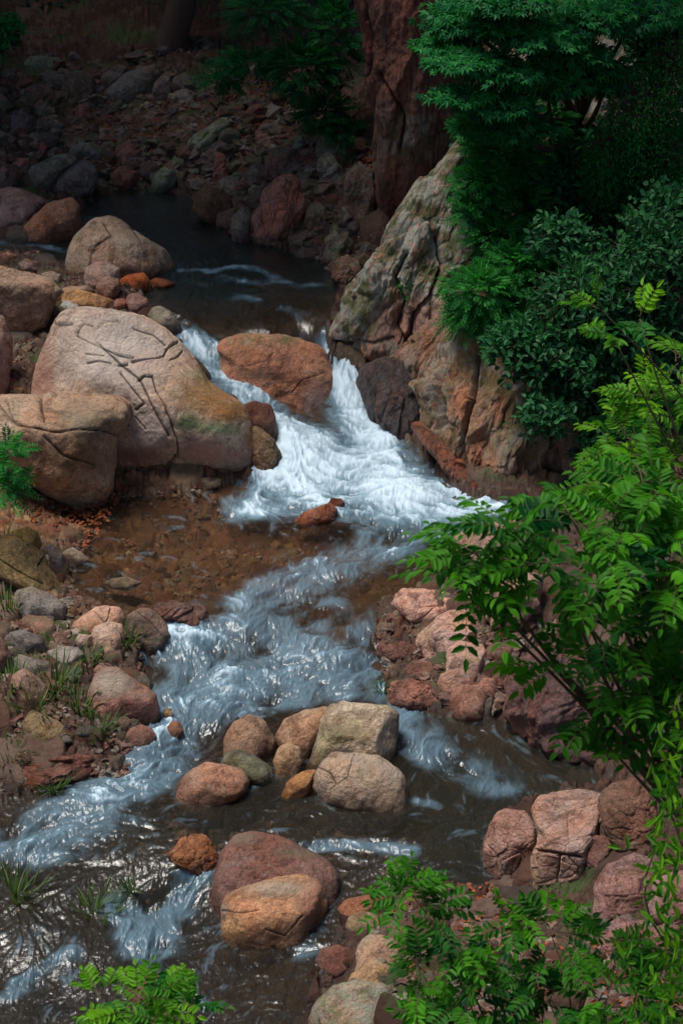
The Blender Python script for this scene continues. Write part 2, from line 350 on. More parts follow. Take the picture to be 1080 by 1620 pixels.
bigc = sstep(.55, .7, cid)                           # only some big cells carry a stone; gravel between them
c_ = bigc * e1 * (.02 + .07 * cid) + (1 - bigc * e1) * (e2 * .05 * sstep(.3, .6, gid) + e3 * .028 * (.2 + kid))
cob[near] = c_; stone[near] = np.where(bigc * e1 > .35, (cid * 7.13) % 1, np.where(e2 * (gid > .45) > .3, gid, kid))
bedf = np.where(sd < 0, .75, 1.); steep = sstep(.5, 1.2, slv) * sstep(0, .3, sd)
h = h + cob * bedf * (1 - .6 * steep) + ridged(P3, 1.0, 6, 60) * steep * .24
h = np.where(sd < 0, np.minimum(h, zwv - .035 + .03 * fbm(P3, 3, 2, 5)), h)
litter = sstep(.1, .55, fbm(P3, .9, 3, 77) + .25 * sstep(.2, 1.2, sd) + .15)
dirt = np.clip(litter * sstep(.15, .8, sd), 0, 1) * (1 - .85 * np.clip(cob / .05, 0, 1))
wet = 1 - sstep(.02, .16, h - zwv)
warm = np.exp(-((XY[:, 1] - 15.6) / 1.5) ** 2) * sstep(1.4, .2, XY[:, 0] + .2) + .12 * (sd > 0)
F = gridfaces(len(yr), len(tt))
gr = mk('ground', np.c_[XY, h], F, M_GROUND, attrs={'stone': stone, 'dirt': dirt, 'wet': wet, 'warm': np.clip(warm, 0, 1)})
props(gr, kind='structure')

COLLAR = []
# ------------------------------------------------------------------ boulders and cliffs
_ico = {}
def ico(n):
    if n not in _ico:
        bm = bmesh.new(); bmesh.ops.create_icosphere(bm, subdivisions=n, radius=1)
        V = np.array([v.co[:] for v in bm.verts]); V /= np.linalg.norm(V, axis=1)[:, None]
        F = np.array([[v.index for v in f.verts] for f in bm.faces], np.int32); bm.free(); _ico[n] = (V, F)
    return _ico[n]
def star_radius(poly):
    """radius of a closed outline around its middle, every degree, slightly rounded"""
    A = np.array(poly); B = np.roll(A, -1, 0); th = np.radians(np.arange(0, 360)); R = np.zeros(360)
    for k, t in enumerate(th):
        c, s = math.cos(t), math.sin(t); D = B - A
        den = c * D[:, 1] - s * D[:, 0]; den = np.where(np.abs(den) < 1e-9, 1e-9, den)
        r = (A[:, 0] * D[:, 1] - A[:, 1] * D[:, 0]) / den; q = (A[:, 0] * s - A[:, 1] * c) / den
        ok = (q >= -1e-6) & (q <= 1 + 1e-6) & (r > 0); R[k] = r[ok].max() if ok.any() else 0
    R = np.where(R <= 0, R[R > 0].mean(), R)
    ker = np.exp(-np.arange(-6, 7) ** 2 / 10.); ker /= ker.sum()
    return np.convolve(np.r_[R[-6:], R, R[:6]], ker, 'valid')
def rock(name, label, cat, poly, col, D=.45, sink=.22, facets=(), seed=1, moss=0., amp=.035, block=0., blockf=2.5, sub=6, vb=None, y=None, p=13, q=2.3, nf=9,
         cracks=(), spots=(), mat=None, group=None, wetall=0., crag=0., rib=0., ribdir=(0.25, 0, 1), wetband=.13):
    P = pxs(poly); us = [a for a, b in P]; vs = [b for a, b in P]; vmax = max(vs); vmin = min(vs)
    hgt = vmax - vmin; ub = np.mean([a for a, b in P if b > vmax - hgt * .25]); um = (max(us) + min(us)) / 2
    # the outline goes on below the waterline
    E = [(a, b + (sink * hgt * (b - (vmin + .55 * hgt)) / (.45 * hgt) if b > vmin + .55 * hgt else 0)) for a, b in P]
    cu = (max(us) + min(us)) / 2; ev = [b for a, b in E]; cv = (max(ev) + min(ev)) / 2
    e = ray(cu, cv); n = -e; r = np.cross(e, [0, 0, 1]); r /= np.linalg.norm(r); u2 = np.cross(r, e)
    wpx = max(us) - min(us)
    if y is not None: tc = y / e[1]
    else:
        hp = hitf(ub, min(vb or vmax, 1700), surf); t0 = (hp - CAM) @ e
        wm = wpx * t0 / FPX; tc = t0 + .62 * D * min(wm, 2.2)
    C = CAM + e * tc; wm = wpx * tc / FPX
    poly2 = []
    for a, b in E:
        d = ray(a, b); t = tc / (d @ e); q_ = CAM + d * t - C; poly2.append((q_ @ r, q_ @ u2))
    R = star_radius(poly2); Dm = D * wm
    V, F = ico(sub)
    m = np.hypot(V[:, 0], V[:, 1]); th = np.degrees(np.arctan2(V[:, 1], V[:, 0])) % 360
    Rt = np.interp(th, np.arange(361), np.r_[R, R[0]])
    term = ((m / Rt) ** q + (np.abs(V[:, 2]) / Dm) ** q) ** (1 / q)
    W = V[:, :1] * r + V[:, 1:2] * u2 + V[:, 2:] * n
    rad0 = 1 / term; B0 = W * rad0[:, None]
    rs = np.random.default_rng(seed); fl = [(np.array(f[:3], float), f[3]) for f in facets]
    for _ in range(nf):
        a = rs.uniform(-1.25, 1.25); b = rs.uniform(-.5, 1.1)
        fl.append((n * math.cos(a) * math.cos(b) + r * math.sin(a) * math.cos(b) + np.array([0, 0, 1]) * math.sin(b), rs.uniform(.74, .92)))
    acc = term ** p
    for nv, fr in fl:
        nv = nv / np.linalg.norm(nv); hh = (B0 @ nv).max() * fr
        acc = acc + (np.clip(W @ nv, 0, None) / hh) ** (p * 1.6)* 1.0 if False else acc + (np.clip(W @ nv, 0, None) / hh) ** p
    rad = acc ** (-1 / p)
    # keep the outline where the photograph has it
    edge = np.exp(-(V[:, 2] / .28) ** 2); rad = rad * (1 - .75 * edge) + np.maximum(rad, rad0 * .97) * .75 * edge
    Q = W * rad[:, None]; Qs = Q + seed * 3.71; S = min(wm, 2.5)
    disp = S * amp * (1.9 * fbm(Qs, 1.6 / S, 3, seed) + .8 * fbm(Qs, 5 / S, 4, seed + 9)) + .012 * min(S, 1) * fbm(Qs, 14, 4, seed + 20)
    dirt = np.zeros(len(V)); 
    if block > 0:
        Qw = Qs + .2 * S * np.c_[fbm(Qs, 2 / S, 2, 31), fbm(Qs, 2 / S, 2, 32), fbm(Qs, 2 / S, 2, 33)]
        f1, f2, cid = worley(Qw * np.array([1, 1, 1.9]), blockf / S, seed)
        disp += S * block * ((cid - .5) * .9 - .35 * np.exp(-((f2 - f1) / .05) ** 2)); dirt = np.maximum(dirt, .75 * np.exp(-((f2 - f1) / .022) ** 2) * sstep(-.1, .3, fbm(Qs, 2 / S, 2, 35)))
        f1, f2, cid = worley(Qw * np.array([1, 1, 1.6]), blockf * 2.6 / S, seed + 5)
        disp += S * block * .4 * ((cid - .5) * .8 - .5 * np.exp(-((f2 - f1) / .06) ** 2)); dirt = np.maximum(dirt, .3 * np.exp(-((f2 - f1) / .03) ** 2))
    if crag > 0:
        rd = np.array(ribdir, float); rd /= np.linalg.norm(rd)
        Qc = Qs + .16 * np.c_[fbm(Qs, 1.7, 4, 51), fbm(Qs, 1.7, 4, 52), fbm(Qs, 1.7, 4, 53)]; Qc = Qc - rd * ((Qc @ rd) * .66)[:, None]
        for fq, am in ((2.2, 1.), (5., .5), (11., .24)):
            f1, f2, cid = worley(Qc + fq, fq, seed + int(fq)); disp += crag * am * ((cid - .5) * sstep(0, .22, f2 - f1) + .5 * (f2 - f1) - .25); dirt = np.maximum(dirt, .55 * np.exp(-((f2 - f1) / .03) ** 2) * (cid > .4))
    if rib > 0:
        rd = np.array(ribdir, float); rd /= np.linalg.norm(rd); al = Qs @ rd
        Qr = Qs - rd * (al * .84)[:, None]
        rr = ridged(Qr, 3.6, 6, seed + 70); disp += rib * rr * (.75 + .5 * fbm(Qs, 1.3, 2, 8)); dirt = np.maximum(dirt, .55 * sstep(.0, -.35, rr))
    Q = Q + W * disp[:, None]; Pw = Q + C
    paint = np.zeros((len(V), 4)); mo = np.full(len(V), moss) * sstep(-.35, .25, fbm(Qs, 2.2 / S, 3, seed + 40) + .5 * W[:, 2])
    pu, pv = proj(Pw); front = V[:, 2] > -.1
    for ln, wd, dp in cracks:
        cp = pxs(ln); best = np.full(len(V), 1e9); jx = 5 * fbm(Qs, 6, 4, 12)
        for (ax, ay), (bx, by) in zip(cp[:-1], cp[1:]):
            dx, dy = bx - ax, by - ay; L = dx * dx + dy * dy; X_ = pu + jx; Y_ = pv + jx * .7
            t = np.clip(((X_ - ax) * dx + (Y_ - ay) * dy) / L, 0, 1); best = np.minimum(best, np.hypot(X_ - ax - t * dx, Y_ - ay - t * dy))
        wd = wd * (.45 + .35 * sstep(-.3, .3, fbm(Qs, 5, 2, 15))); g = np.exp(-(best / wd) ** 2) * front; Pw = Pw - W * (dp * .7 * g)[:, None]; dirt = np.maximum(dirt, np.clip(1.3 * np.exp(-(best / (wd * .55)) ** 2), 0, 1) * front)
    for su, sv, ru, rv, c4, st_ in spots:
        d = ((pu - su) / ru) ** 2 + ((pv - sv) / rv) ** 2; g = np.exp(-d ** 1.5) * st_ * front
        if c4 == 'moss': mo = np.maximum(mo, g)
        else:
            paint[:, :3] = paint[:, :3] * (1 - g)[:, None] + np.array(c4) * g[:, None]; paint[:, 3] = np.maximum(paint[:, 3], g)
    zl = zw(Pw[:, :2]); sdv = np.interp(0, [0], [0])
    wet = sstep(wetband + .05, 0, Pw[:, 2] - zl + .03 * fbm(Pw, 6, 2, 3)) * (1. if wetband > 0 else 0); wet = np.maximum(wet, wetall)
    nz = np.abs(Pw[:, 2] - zl) < .035; COLLAR.append(Pw[nz][:, :2])
    mk_ = np.c_[wet, np.clip(mo, 0, 1), np.clip(dirt, 0, 1), np.ones(len(V))]
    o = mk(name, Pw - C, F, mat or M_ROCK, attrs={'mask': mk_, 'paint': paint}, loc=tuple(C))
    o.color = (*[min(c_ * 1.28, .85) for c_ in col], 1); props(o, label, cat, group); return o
PALE = (.52, .42, .32); TAN = (.46, .32, .20); PINK = (.45, .25, .185); ROSE = (.36, .18, .14); RED = (.32, .11, .06); GREY = (.25, .22, .19); DGREY = (.15, .135, .12); PURP = (.24, .16, .15)
BROWN = (.26, .16, .085); OLIVE = (.24, .19, .09); ORNG = (.50, .20, .07); DARK = (.10, .08, .07)
_seed = [10]
def B(label, poly, col, name='boulder', cat='boulder', **k):
    _seed[0] += 7; k.setdefault('seed', _seed[0]); return rock(name, label, cat, poly, col, **k)
T = (0, 0.05, 1)          # level top
# upper pool and its left bank
B('big pale boulder with a peaked top standing in the upper pool', "104,428 108,395 116,375 130,357 150,341 172,336 192,343 212,358 240,376 268,394 281,412 279,431 240,437 180,440 130,440", (.50, .41, .31),
  facets=[(-.35, -.75, .55, .72), (.8, -.5, .6, .80), (.3, -.2, 1, .82)], amp=.03, D=.5, cracks=[("162,352 175,372 150,392 140,420", 3, .03), ("200,350 222,380", 2.5, .02)], sub=7, nf=3)
B('reddish brown angular boulder left of the big pale one', "36,356 60,335 85,318 115,312 127,328 132,360 118,378 80,384 45,378", (.36, .19, .12), moss=.1, sink=.15)
B('smooth purple grey boulder cut by the left edge below the dark wrinkled one', "-40,300 0,296 32,297 62,308 86,322 55,342 36,356 -10,362 -40,355", (.26, .18, .17))
B('dark grey rounded boulder with fine wrinkles beside the upper pool', "72,296 80,275 110,257 140,251 155,265 158,285 145,302 110,312 80,308", (.20, .19, .18), block=.01)
B('dark mossy boulder leaning behind the wrinkled grey one', "36,292 52,264 90,246 122,240 130,250 100,270 78,296 55,300", DGREY, moss=.5)
B('flat bluish grey stone above the wrinkled dark boulder', "104,240 118,230 140,225 165,232 170,248 150,258 110,252", (.20, .21, .20), name='stone', cat='stone')
B('small square reddish block under the mossy dark boulder', "20,262 30,252 46,250 48,262 38,266", (.34, .16, .11), name='stone', cat='stone', p=14)
B('flat greenish slab at the top of the dark stack of rocks', "33,100 50,90 95,90 105,104 92,112 60,114 38,112", (.17, .20, .15), name='rock_slab', cat='rock slab', moss=.5)
B('long dark slab second from the top of the stack', "52,120 75,114 112,120 128,134 112,140 70,134", (.13, .12, .11), name='rock_slab', cat='rock slab')
B('dark reddish slab in the middle of the stack', "22,142 40,132 72,134 98,146 94,158 55,158 26,154", (.19, .13, .12), name='rock_slab', cat='rock slab')
B('dark broad boulder low in the stack behind the flat slabs', "100,112 128,108 150,118 152,150 140,166 112,160 98,140", (.12, .10, .09))
B('purple brown split rock at the far left foot of the stack', "16,205 18,180 36,170 52,186 50,208 32,218", (.20, .14, .135), block=.05)
B('broad dark slanting boulder in the shade of the far bank', "163,160 168,140 200,116 245,100 258,112 245,148 210,164 180,166", (.18, .17, .16), block=.02, sub=6)
B('leaning grey slab against the broad dark boulder', "148,140 165,118 188,101 204,106 196,118 170,140 152,148", (.17, .15, .14), name='rock_slab', cat='rock slab')
B('upright grey block right of the broad dark boulder', "240,158 243,135 254,118 271,120 268,160 255,164", (.18, .16, .15), p=14, facets=[(.3, -1, .2, .7)])
B('dim rounded boulder right of the upright grey block', "272,142 274,124 290,116 310,122 314,138 300,146", (.13, .12, .11))
B('pale topped low stone below the dim rounded boulder', "272,156 280,143 298,139 314,148 308,160 285,164", (.19, .18, .16), name='stone', cat='stone')
B('purple slab lying on the red leaf litter left of centre', "116,185 124,166 142,162 148,178 136,196 120,194", (.26, .13, .13), name='rock_slab', cat='rock slab')
B('dark red angular stone at the foot of the far leaf slope', "62,236 66,222 76,230 70,250 62,250", (.30, .09, .07), name='stone', cat='stone')
B('pink flat stone at the left foot of the slope', "18,258 30,250 48,250 45,264 24,268", (.36, .18, .15), name='stone', cat='stone')
B('knobbly lichen covered rock on the far slope', "284,246 292,222 312,205 330,194 350,180 371,186 366,202 346,218 330,236 304,250", (.24, .25, .20), moss=.9, crag=.11, ribdir=(.7, .2, .35), sub=7)
B('pale green lichened boulder at the inlet of the upper pool', "236,300 244,276 258,264 275,268 280,285 268,300 250,306", (.27, .28, .19), moss=.8, block=.05)
B('second lichened rock touching the pale green one at the inlet', "264,262 275,248 292,250 296,268 284,276 268,274", (.23, .24, .18), moss=.8, block=.05)
B('dark wedge of rock dipping into the upper pool', "303,332 312,302 325,292 350,300 366,318 372,345 350,356 325,346", (.17, .10, .06), p=14, facets=[(.5, -.8, .3, .6)])
B('reddish pointed rock above the dark wedge', "330,290 334,262 345,238 358,245 360,275 368,300 350,300", (.30, .13, .11), crag=.11, ribdir=(.7, .2, .35))
B('pink fractured crag at the edge of the upper pool', "392,384 390,345 396,322 412,302 436,282 462,272 482,286 478,325 470,356 452,378 425,390", (.46, .23, .17), crag=.12, mat=M_CRAG, sub=7, facets=[(-.2, -1, .25, .7)], p=14)
B('small grey lichened stone beside the pink crag', "366,372 368,340 384,325 398,335 394,375 380,384", (.26, .22, .20), moss=.4, block=.05)
B('brown rock with a rusty face right of the pink crag', "478,372 482,330 500,305 522,320 520,360 505,385 488,384", (.26, .17, .12), moss=.5, crag=.11, ribdir=(.7, .2, .35), sub=6)
B('mossy broken rock at the right end of the upper pool shore', "505,410 510,375 530,352 556,365 560,395 545,418 525,422", (.22, .18, .13), moss=.7, crag=.11, ribdir=(.7, .2, .35), sub=6)
B('greenish grey rock half up the rubble above the pink crag', "455,240 462,215 480,205 492,222 488,248 468,256", (.26, .27, .24), moss=.6, crag=.11, ribdir=(.7, .2, .35))
B('lichened upright rock under the pillar', "500,290 505,255 520,238 536,250 540,285 525,300", (.22, .20, .18), moss=.6, crag=.11, ribdir=(.7, .2, .35))
FR = dict(crag=.09, p=14, nf=6)
B('angular brown rock in the rubble left of the lichened upright one', "420,268 428,240 450,226 474,236 478,262 456,280 432,282", (.26, .15, .12), moss=.4, **FR)
B('flat reddish rock high in the rubble below the dark shrub', "384,232 396,208 424,196 446,206 440,226 410,238", (.30, .16, .13), **FR)
B('greenish slab at the upper end of the rubble by the pillar', "500,236 512,206 540,190 566,206 566,244 536,262 512,256", (.20, .19, .15), moss=.8, **FR)
B('dark brown rock beneath the pillar at the top of the rubble', "540,330 550,280 572,250 596,262 604,310 586,352 560,356", (.20, .13, .11), moss=.5, **FR)
B('rusty rock at the waterline left of the outcrop', "520,436 530,410 552,396 574,408 572,440 548,456 530,452", (.30, .17, .12), moss=.6, **FR)
B('reddish boulder on the far slope above the inlet', "176,250 184,232 206,224 228,234 230,252 206,262 186,262", (.26, .13, .11), **FR)
B('brown slab on the far slope between the leaf litter and the wrinkled boulder', "168,296 172,272 196,262 222,272 226,290 200,302", (.24, .14, .11), **FR)
B('dark rock at the left edge above the purple grey boulder', "-30,292 -20,262 6,252 30,262 34,288 8,300", (.20, .14, .13), **FR)
# left bank, middle
B('angular brown boulder at the left edge above the carved slab', "-40,410 0,408 22,412 50,425 82,441 99,460 84,478 68,500 42,515 15,520 -10,505 -40,500", (.40, .27, .19), facets=[(.1, .1, 1, .62), (.3, -1, .0, .6)], D=.5, vb=540, p=14, sub=7)
B('dark upright boulder cut by the left edge beside the red pebbles', "-50,480 -10,492 8,500 20,530 18,575 10,612 -20,625 -50,620", (.33, .22, .19), vb=640)
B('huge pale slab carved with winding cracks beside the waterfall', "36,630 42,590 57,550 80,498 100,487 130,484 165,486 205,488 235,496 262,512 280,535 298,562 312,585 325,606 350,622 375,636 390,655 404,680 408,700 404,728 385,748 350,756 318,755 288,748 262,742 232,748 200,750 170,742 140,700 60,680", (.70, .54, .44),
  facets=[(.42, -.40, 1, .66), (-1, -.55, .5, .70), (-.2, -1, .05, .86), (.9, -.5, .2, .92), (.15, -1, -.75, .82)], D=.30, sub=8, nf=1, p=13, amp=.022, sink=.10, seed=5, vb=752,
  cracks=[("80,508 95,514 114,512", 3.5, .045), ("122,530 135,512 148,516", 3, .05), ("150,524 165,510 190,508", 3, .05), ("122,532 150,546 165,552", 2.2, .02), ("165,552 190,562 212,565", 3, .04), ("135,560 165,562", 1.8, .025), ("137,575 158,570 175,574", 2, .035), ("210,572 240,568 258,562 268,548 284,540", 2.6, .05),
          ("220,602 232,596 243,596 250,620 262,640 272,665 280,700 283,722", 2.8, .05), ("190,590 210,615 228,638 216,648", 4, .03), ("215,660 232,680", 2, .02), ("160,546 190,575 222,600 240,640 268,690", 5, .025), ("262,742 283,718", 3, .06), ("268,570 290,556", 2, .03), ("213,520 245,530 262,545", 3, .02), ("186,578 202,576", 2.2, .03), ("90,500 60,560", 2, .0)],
  spots=[(190, 560, 120, 75, (.84, .70, .60), .9), (240, 680, 36, 50, (.80, .62, .54), .85), (330, 622, 70, 42, (.36, .20, .08), 1.), (362, 650, 48, 26, (.42, .19, .06), 1.), (300, 668, 28, 18, (.10, .17, .05), .95), (345, 678, 46, 12, (.30, .36, .18), .9), (335, 590, 50, 10, (.20, .26, .06), .7), (385, 690, 25, 10, 'moss', .55), (275, 560, 14, 60, (.36, .28, .12), .4), (397, 697, 16, 22, (.62, .20, .06), .8), (380, 640, 40, 8, 'moss', .5), (320, 712, 44, 22, (.66, .34, .25), .9), (62, 590, 36, 80, (.42, .21, .15), .9), (240, 575, 40, 20, (.52, .33, .24), .5), (215, 722, 60, 18, (.30, .12, .08), .9), (350, 722, 60, 16, (.58, .27, .19), .8)])  # lit pale top, shaded left face, dark foot painted in; also moss and stains
B('flat topped brown boulder with a vertical crack below the carved slab', "-60,622 0,620 40,617 100,616 150,622 192,620 212,634 216,655 205,676 192,690 184,715 176,745 168,764 130,766 90,752 40,740 0,720 -60,700", (.46, .33, .23),
  facets=[(.0, -.05, 1, .80), (.05, -1, .05, .84), (.2, -1, -.9, .74)], p=16, D=.42, sink=.35, sub=7, nf=2, vb=830, cracks=[("66,628 68,650 72,668", 4, .06), ("0,640 10,655 28,672 80,682 140,680 175,684 190,690", 2.6, .05), ("70,690 100,720 150,735", 3, .03), ("12,635 20,660", 2, .03)], spots=[(130, 670, 60, 40, (.44, .36, .24), .6), (120, 725, 70, 25, (.42, .22, .10), .6)])
B('small pale rounded boulder behind the flat topped brown one', "134,622 145,603 166,598 190,609 196,628 160,640 138,636", (.48, .38, .28), vb=700)
B('small brown knob at the right end of the flat topped boulder', "172,640 180,622 200,618 214,632 214,656 196,664 180,658", (.30, .20, .12), vb=745, moss=.3)
B('rounded pinkish boulder in the gap left of the big pale one', "133,440 136,424 150,415 172,415 190,426 190,442 172,454 148,454 135,450", (.44, .32, .26), sink=.1, vb=462)
B('small dark speckled boulder in front of the rounded pinkish one', "152,455 158,441 172,435 188,441 193,456 184,468 162,470", (.34, .21, .16), vb=474)
ST = dict(name='stone', cat='stone', sub=5)
B('bright orange flat rock beside the upper pool', "190,446 200,436 228,432 237,444 232,456 210,460 194,455", (.62, .18, .05), wetall=.3, **ST)
B('thin orange sliver of rock running into the upper pool', "232,446 245,438 268,442 282,450 262,456 240,454", (.46, .16, .06), wetall=.4, **ST)
B('long tan plank like rock above the carved slab', "94,466 105,455 125,457 155,464 182,474 184,488 150,490 115,484 96,478", (.55, .30, .14), vb=492, p=14, D=.3, **ST)
B('pale slab behind the tan plank like rock', "94,458 110,452 140,452 152,460 135,466 105,466", (.48, .36, .26), vb=478, **ST)
B('rounded rose stone behind the top edge of the carved slab', "198,480 202,468 218,464 234,472 236,486 222,492 205,490", (.38, .22, .18), vb=496, **ST)
B('pale grey cobble at the top left corner of the carved slab', "96,484 102,476 118,474 136,480 138,488 120,494 102,492", (.48, .47, .45), vb=498, **ST)
B('small red stone between the tan rock and the rose stone', "180,484 184,474 196,472 202,482 194,490", (.40, .15, .10), vb=494, **ST)
B('tan stone lying left of the rounded pinkish boulder', "64,432 80,428 100,434 100,448 84,450 68,444", (.40, .28, .20), **ST)
B('pinkish stone above the angular left edge boulder', "28,416 40,408 62,414 66,426 50,432 34,426", (.38, .24, .20), **ST)
B('brown pebble stone on the rubble behind the angular boulder', "0,404 12,398 28,404 26,414 8,414", (.40, .22, .16), **ST)
B('grey stone at the left side of the chute lip', "230,498 238,485 252,480 270,490 284,508 290,520 270,524 246,514", (.34, .30, .24), sub=6, vb=530, moss=.2)
# falls
B('broad rust coloured boulder splitting the waterfall in two', "342,556 352,540 372,531 400,528 440,528 475,532 500,542 512,556 520,575 530,600 533,630 531,662 508,656 480,636 440,606 400,582 362,568", (.43, .21, .13),
  facets=[(.1, -.5, 1, .80), (.1, -1, .25, .72)], D=.34, sub=7, p=12, y=18.55, sink=.25, nf=3, wetband=0, cracks=[("430,558 420,572 390,578", 2.5, .02), ("515,590 480,600 460,620", 2, .015)], spots=[(430, 536, 90, 10, 'moss', .75), (500, 640, 30, 40, (.36, .33, .33), .6), (415, 590, 30, 12, (.12, .10, .09), .6)])
B('dark red rock wedged between carved slab and cascade', "380,652 384,638 402,634 428,640 434,658 440,680 445,702 430,700 404,684 386,664", (.22, .10, .07), wetall=.7, vb=708, sub=6)
B('brown lumpy rock below the wedged dark red one', "392,690 396,674 412,676 434,696 446,716 442,734 420,744 402,738 394,716", (.32, .22, .13), wetall=.4, vb=745, sub=6, block=.03)
B('dark wet stone hidden under the left chute', "300,572 306,560 318,572 334,590 336,606 322,606 308,592", (.14, .09, .07), wetall=.8, y=18.3, **ST)
B('small flat tan stone at the foot of the carved slab', "306,764 316,756 338,754 353,758 351,768 332,772 314,770", (.44, .36, .24), **ST)
B('orange red rock breaking the foam below the falls', "462,822 480,810 504,803 522,795 536,806 530,820 505,826 478,828", (.50, .17, .08), wetall=.5, block=.03, **ST)
B('rusty stone awash beside the orange red rock', "516,800 524,788 540,788 548,798 538,808 522,808", (.34, .13, .08), wetall=.8, **ST)
# left bank, lower
B('large olive brown boulder on the left bank above the cobbles', "-50,860 0,846 24,844 46,854 70,874 76,896 98,915 101,927 90,943 63,937 37,928 0,912 -50,905", (.30, .21, .09), sub=7, cracks=[("0,885 30,905 70,925", 2, .02), ("70,880 62,895", 2, .03)], facets=[(.4, -.3, 1, .8)], vb=948)
B('mossy yellow boulder peeping over the olive brown one', "8,850 22,838 44,833 60,841 70,860 56,874 26,868", (.32, .25, .09), vb=900)
B('purple grey oval boulder standing beside the olive one', "68,864 78,858 94,868 106,884 108,898 98,905 82,902 72,890", (.27, .20, .20), vb=910)
B('cream egg shaped cobble at the waters edge of the mid pool', "98,878 106,868 116,865 130,873 144,886 138,893 114,893", (.60, .56, .46), name='cobble', cat='cobble', sub=5)
B('small cream cobble tucked behind the purple grey boulder', "69,878 77,876 84,886 82,901 72,896", (.55, .50, .42), name='cobble', cat='cobble', sub=5, vb=906)
B('rounded grey boulder with faint bands under the olive one', "18,950 28,934 52,930 84,942 106,958 108,972 90,985 58,987 28,978", (.28, .25, .22), sub=7)
B('purple stone at the left edge beside the banded grey boulder', "-40,915 0,914 15,920 22,931 14,941 -10,946 -40,944", (.28, .18, .17))
B('cracked pale pink boulder beside the small cascade', "106,1000 116,986 134,972 152,960 170,957 192,961 199,976 199,993 170,1004 130,1008", (.60, .42, .34), sub=7, facets=[(0, -.2, 1, .7), (.1, -1, .3, .8)], p=12, cracks=[("176,962 168,980 150,1000", 2, .03), ("150,966 165,985", 1.6, .02)])
B('rounded pale boulder in front of the cracked pink one', "143,1006 150,992 172,984 193,986 203,1002 196,1024 182,1040 155,1040 144,1024", (.58, .42, .33), sub=6)
B('small pale boulder at the left of the rounded pale one', "112,1016 126,1004 148,1004 150,1020 132,1028 116,1026", (.52, .42, .34), sub=5)
B('long sloping brown rock running from the pale boulders into the rapids', "196,1000 200,972 220,960 245,964 262,982 276,1004 258,1020 236,1030 212,1016", (.30, .24, .19), wetall=.4, sub=6, cracks=[("215,965 240,985 255,1005", 2, .02)])
B('cracked wet ledge where the mid pool spills', "222,968 240,950 275,944 300,950 325,950 341,966 342,985 325,995 300,990 280,992 255,975", (.36, .23, .20), wetall=.7, crag=.11, ribdir=(.7, .2, .35), blockf=3, sub=7, D=.3)
B('slate grey oval boulder at the far left of the cobbles', "4,1010 16,998 40,997 66,1008 80,1024 70,1037 42,1039 18,1033", (.21, .20, .19), sub=6)
B('grey stone under the slate grey oval boulder', "20,1044 32,1035 56,1042 82,1048 82,1066 62,1074 38,1068", (.26, .24, .22), sub=6)
B('brown grey boulder cut by the left edge beside the slate one', "-40,1020 0,1008 10,1018 20,1040 16,1060 -10,1068 -40,1060", (.30, .22, .18))
B('long brown boulder slanting down the left bank', "18,1066 40,1056 60,1070 76,1086 68,1108 58,1124 30,1112 16,1090", (.33, .22, .17), sub=6)
B('flat taupe stone between the grey and pale boulders', "76,1030 96,1022 122,1026 136,1034 122,1048 94,1054 76,1044", (.36, .31, .27), sub=6)
B('blue green smooth stone among the grass tufts', "106,1066 118,1054 132,1058 133,1070 118,1076", (.18, .22, .21), **ST)
B('pinkish wedge of stone below the rounded pale boulder', "146,1060 158,1048 176,1050 182,1062 166,1072 150,1070", (.42, .30, .25), **ST)
B('reddish angular stone above the slate boulder', "46,992 58,982 76,990 80,1006 64,1008", (.40, .21, .16), **ST)
B('brown stone left of the cracked pink boulder', "82,1006 90,998 104,1004 112,1016 98,1022 84,1018", (.34, .25, .21), **ST)
B('big rose boulder with a pale crown on the left shore', "137,1108 142,1088 150,1068 164,1056 190,1058 207,1072 232,1088 246,1100 252,1124 250,1136 236,1146 200,1149 158,1143 140,1130", (.42, .21, .17), sub=7, p=14, nf=2,
  facets=[(-.5, -.5, .8, .78), (.25, -.55, .9, .74), (.25, -1, .1, .66), (-1, -.5, .1, .85)], spots=[(175, 1080, 45, 30, (.56, .46, .36), .9), (225, 1100, 25, 12, (.50, .38, .30), .6)])  # pale crown painted in: dry weathering and light from the upper left
B('mossy brown boulder at the lower end of the left bank', "34,1150 42,1130 52,1123 76,1132 102,1147 114,1166 104,1182 74,1188 44,1180", (.28, .19, .10), moss=.25, sub=6)
B('small wet pink boulder touching the rapids under the rose one', "198,1166 204,1152 222,1146 240,1150 250,1166 244,1182 220,1188 204,1184", (.38, .22, .17), wetall=.4, sub=6)
B('rusty pebble showing through the foam right of the small wet boulder', "264,1150 272,1141 286,1143 290,1156 280,1166 268,1162", (.46, .24, .15), wetall=.5, **ST)
B('yellow pebble showing through the foam beside the rose boulder', "256,1130 260,1120 272,1120 274,1132 264,1138", (.50, .40, .24), wetall=.4, **ST)
B('thin flat stone awash in the mid pool', "163,923 178,915 202,914 224,922 204,930 176,929", (.44, .36, .26), wetall=.3, **ST)
B('flat layered red rock ledge at the lower left shore', "-30,1226 0,1208 60,1196 130,1192 185,1200 205,1218 150,1234 70,1244 0,1250 -30,1245", (.33, .15, .11), wetall=.55, crag=.11, ribdir=(.7, .2, .35), blockf=4, D=.35, sub=7)
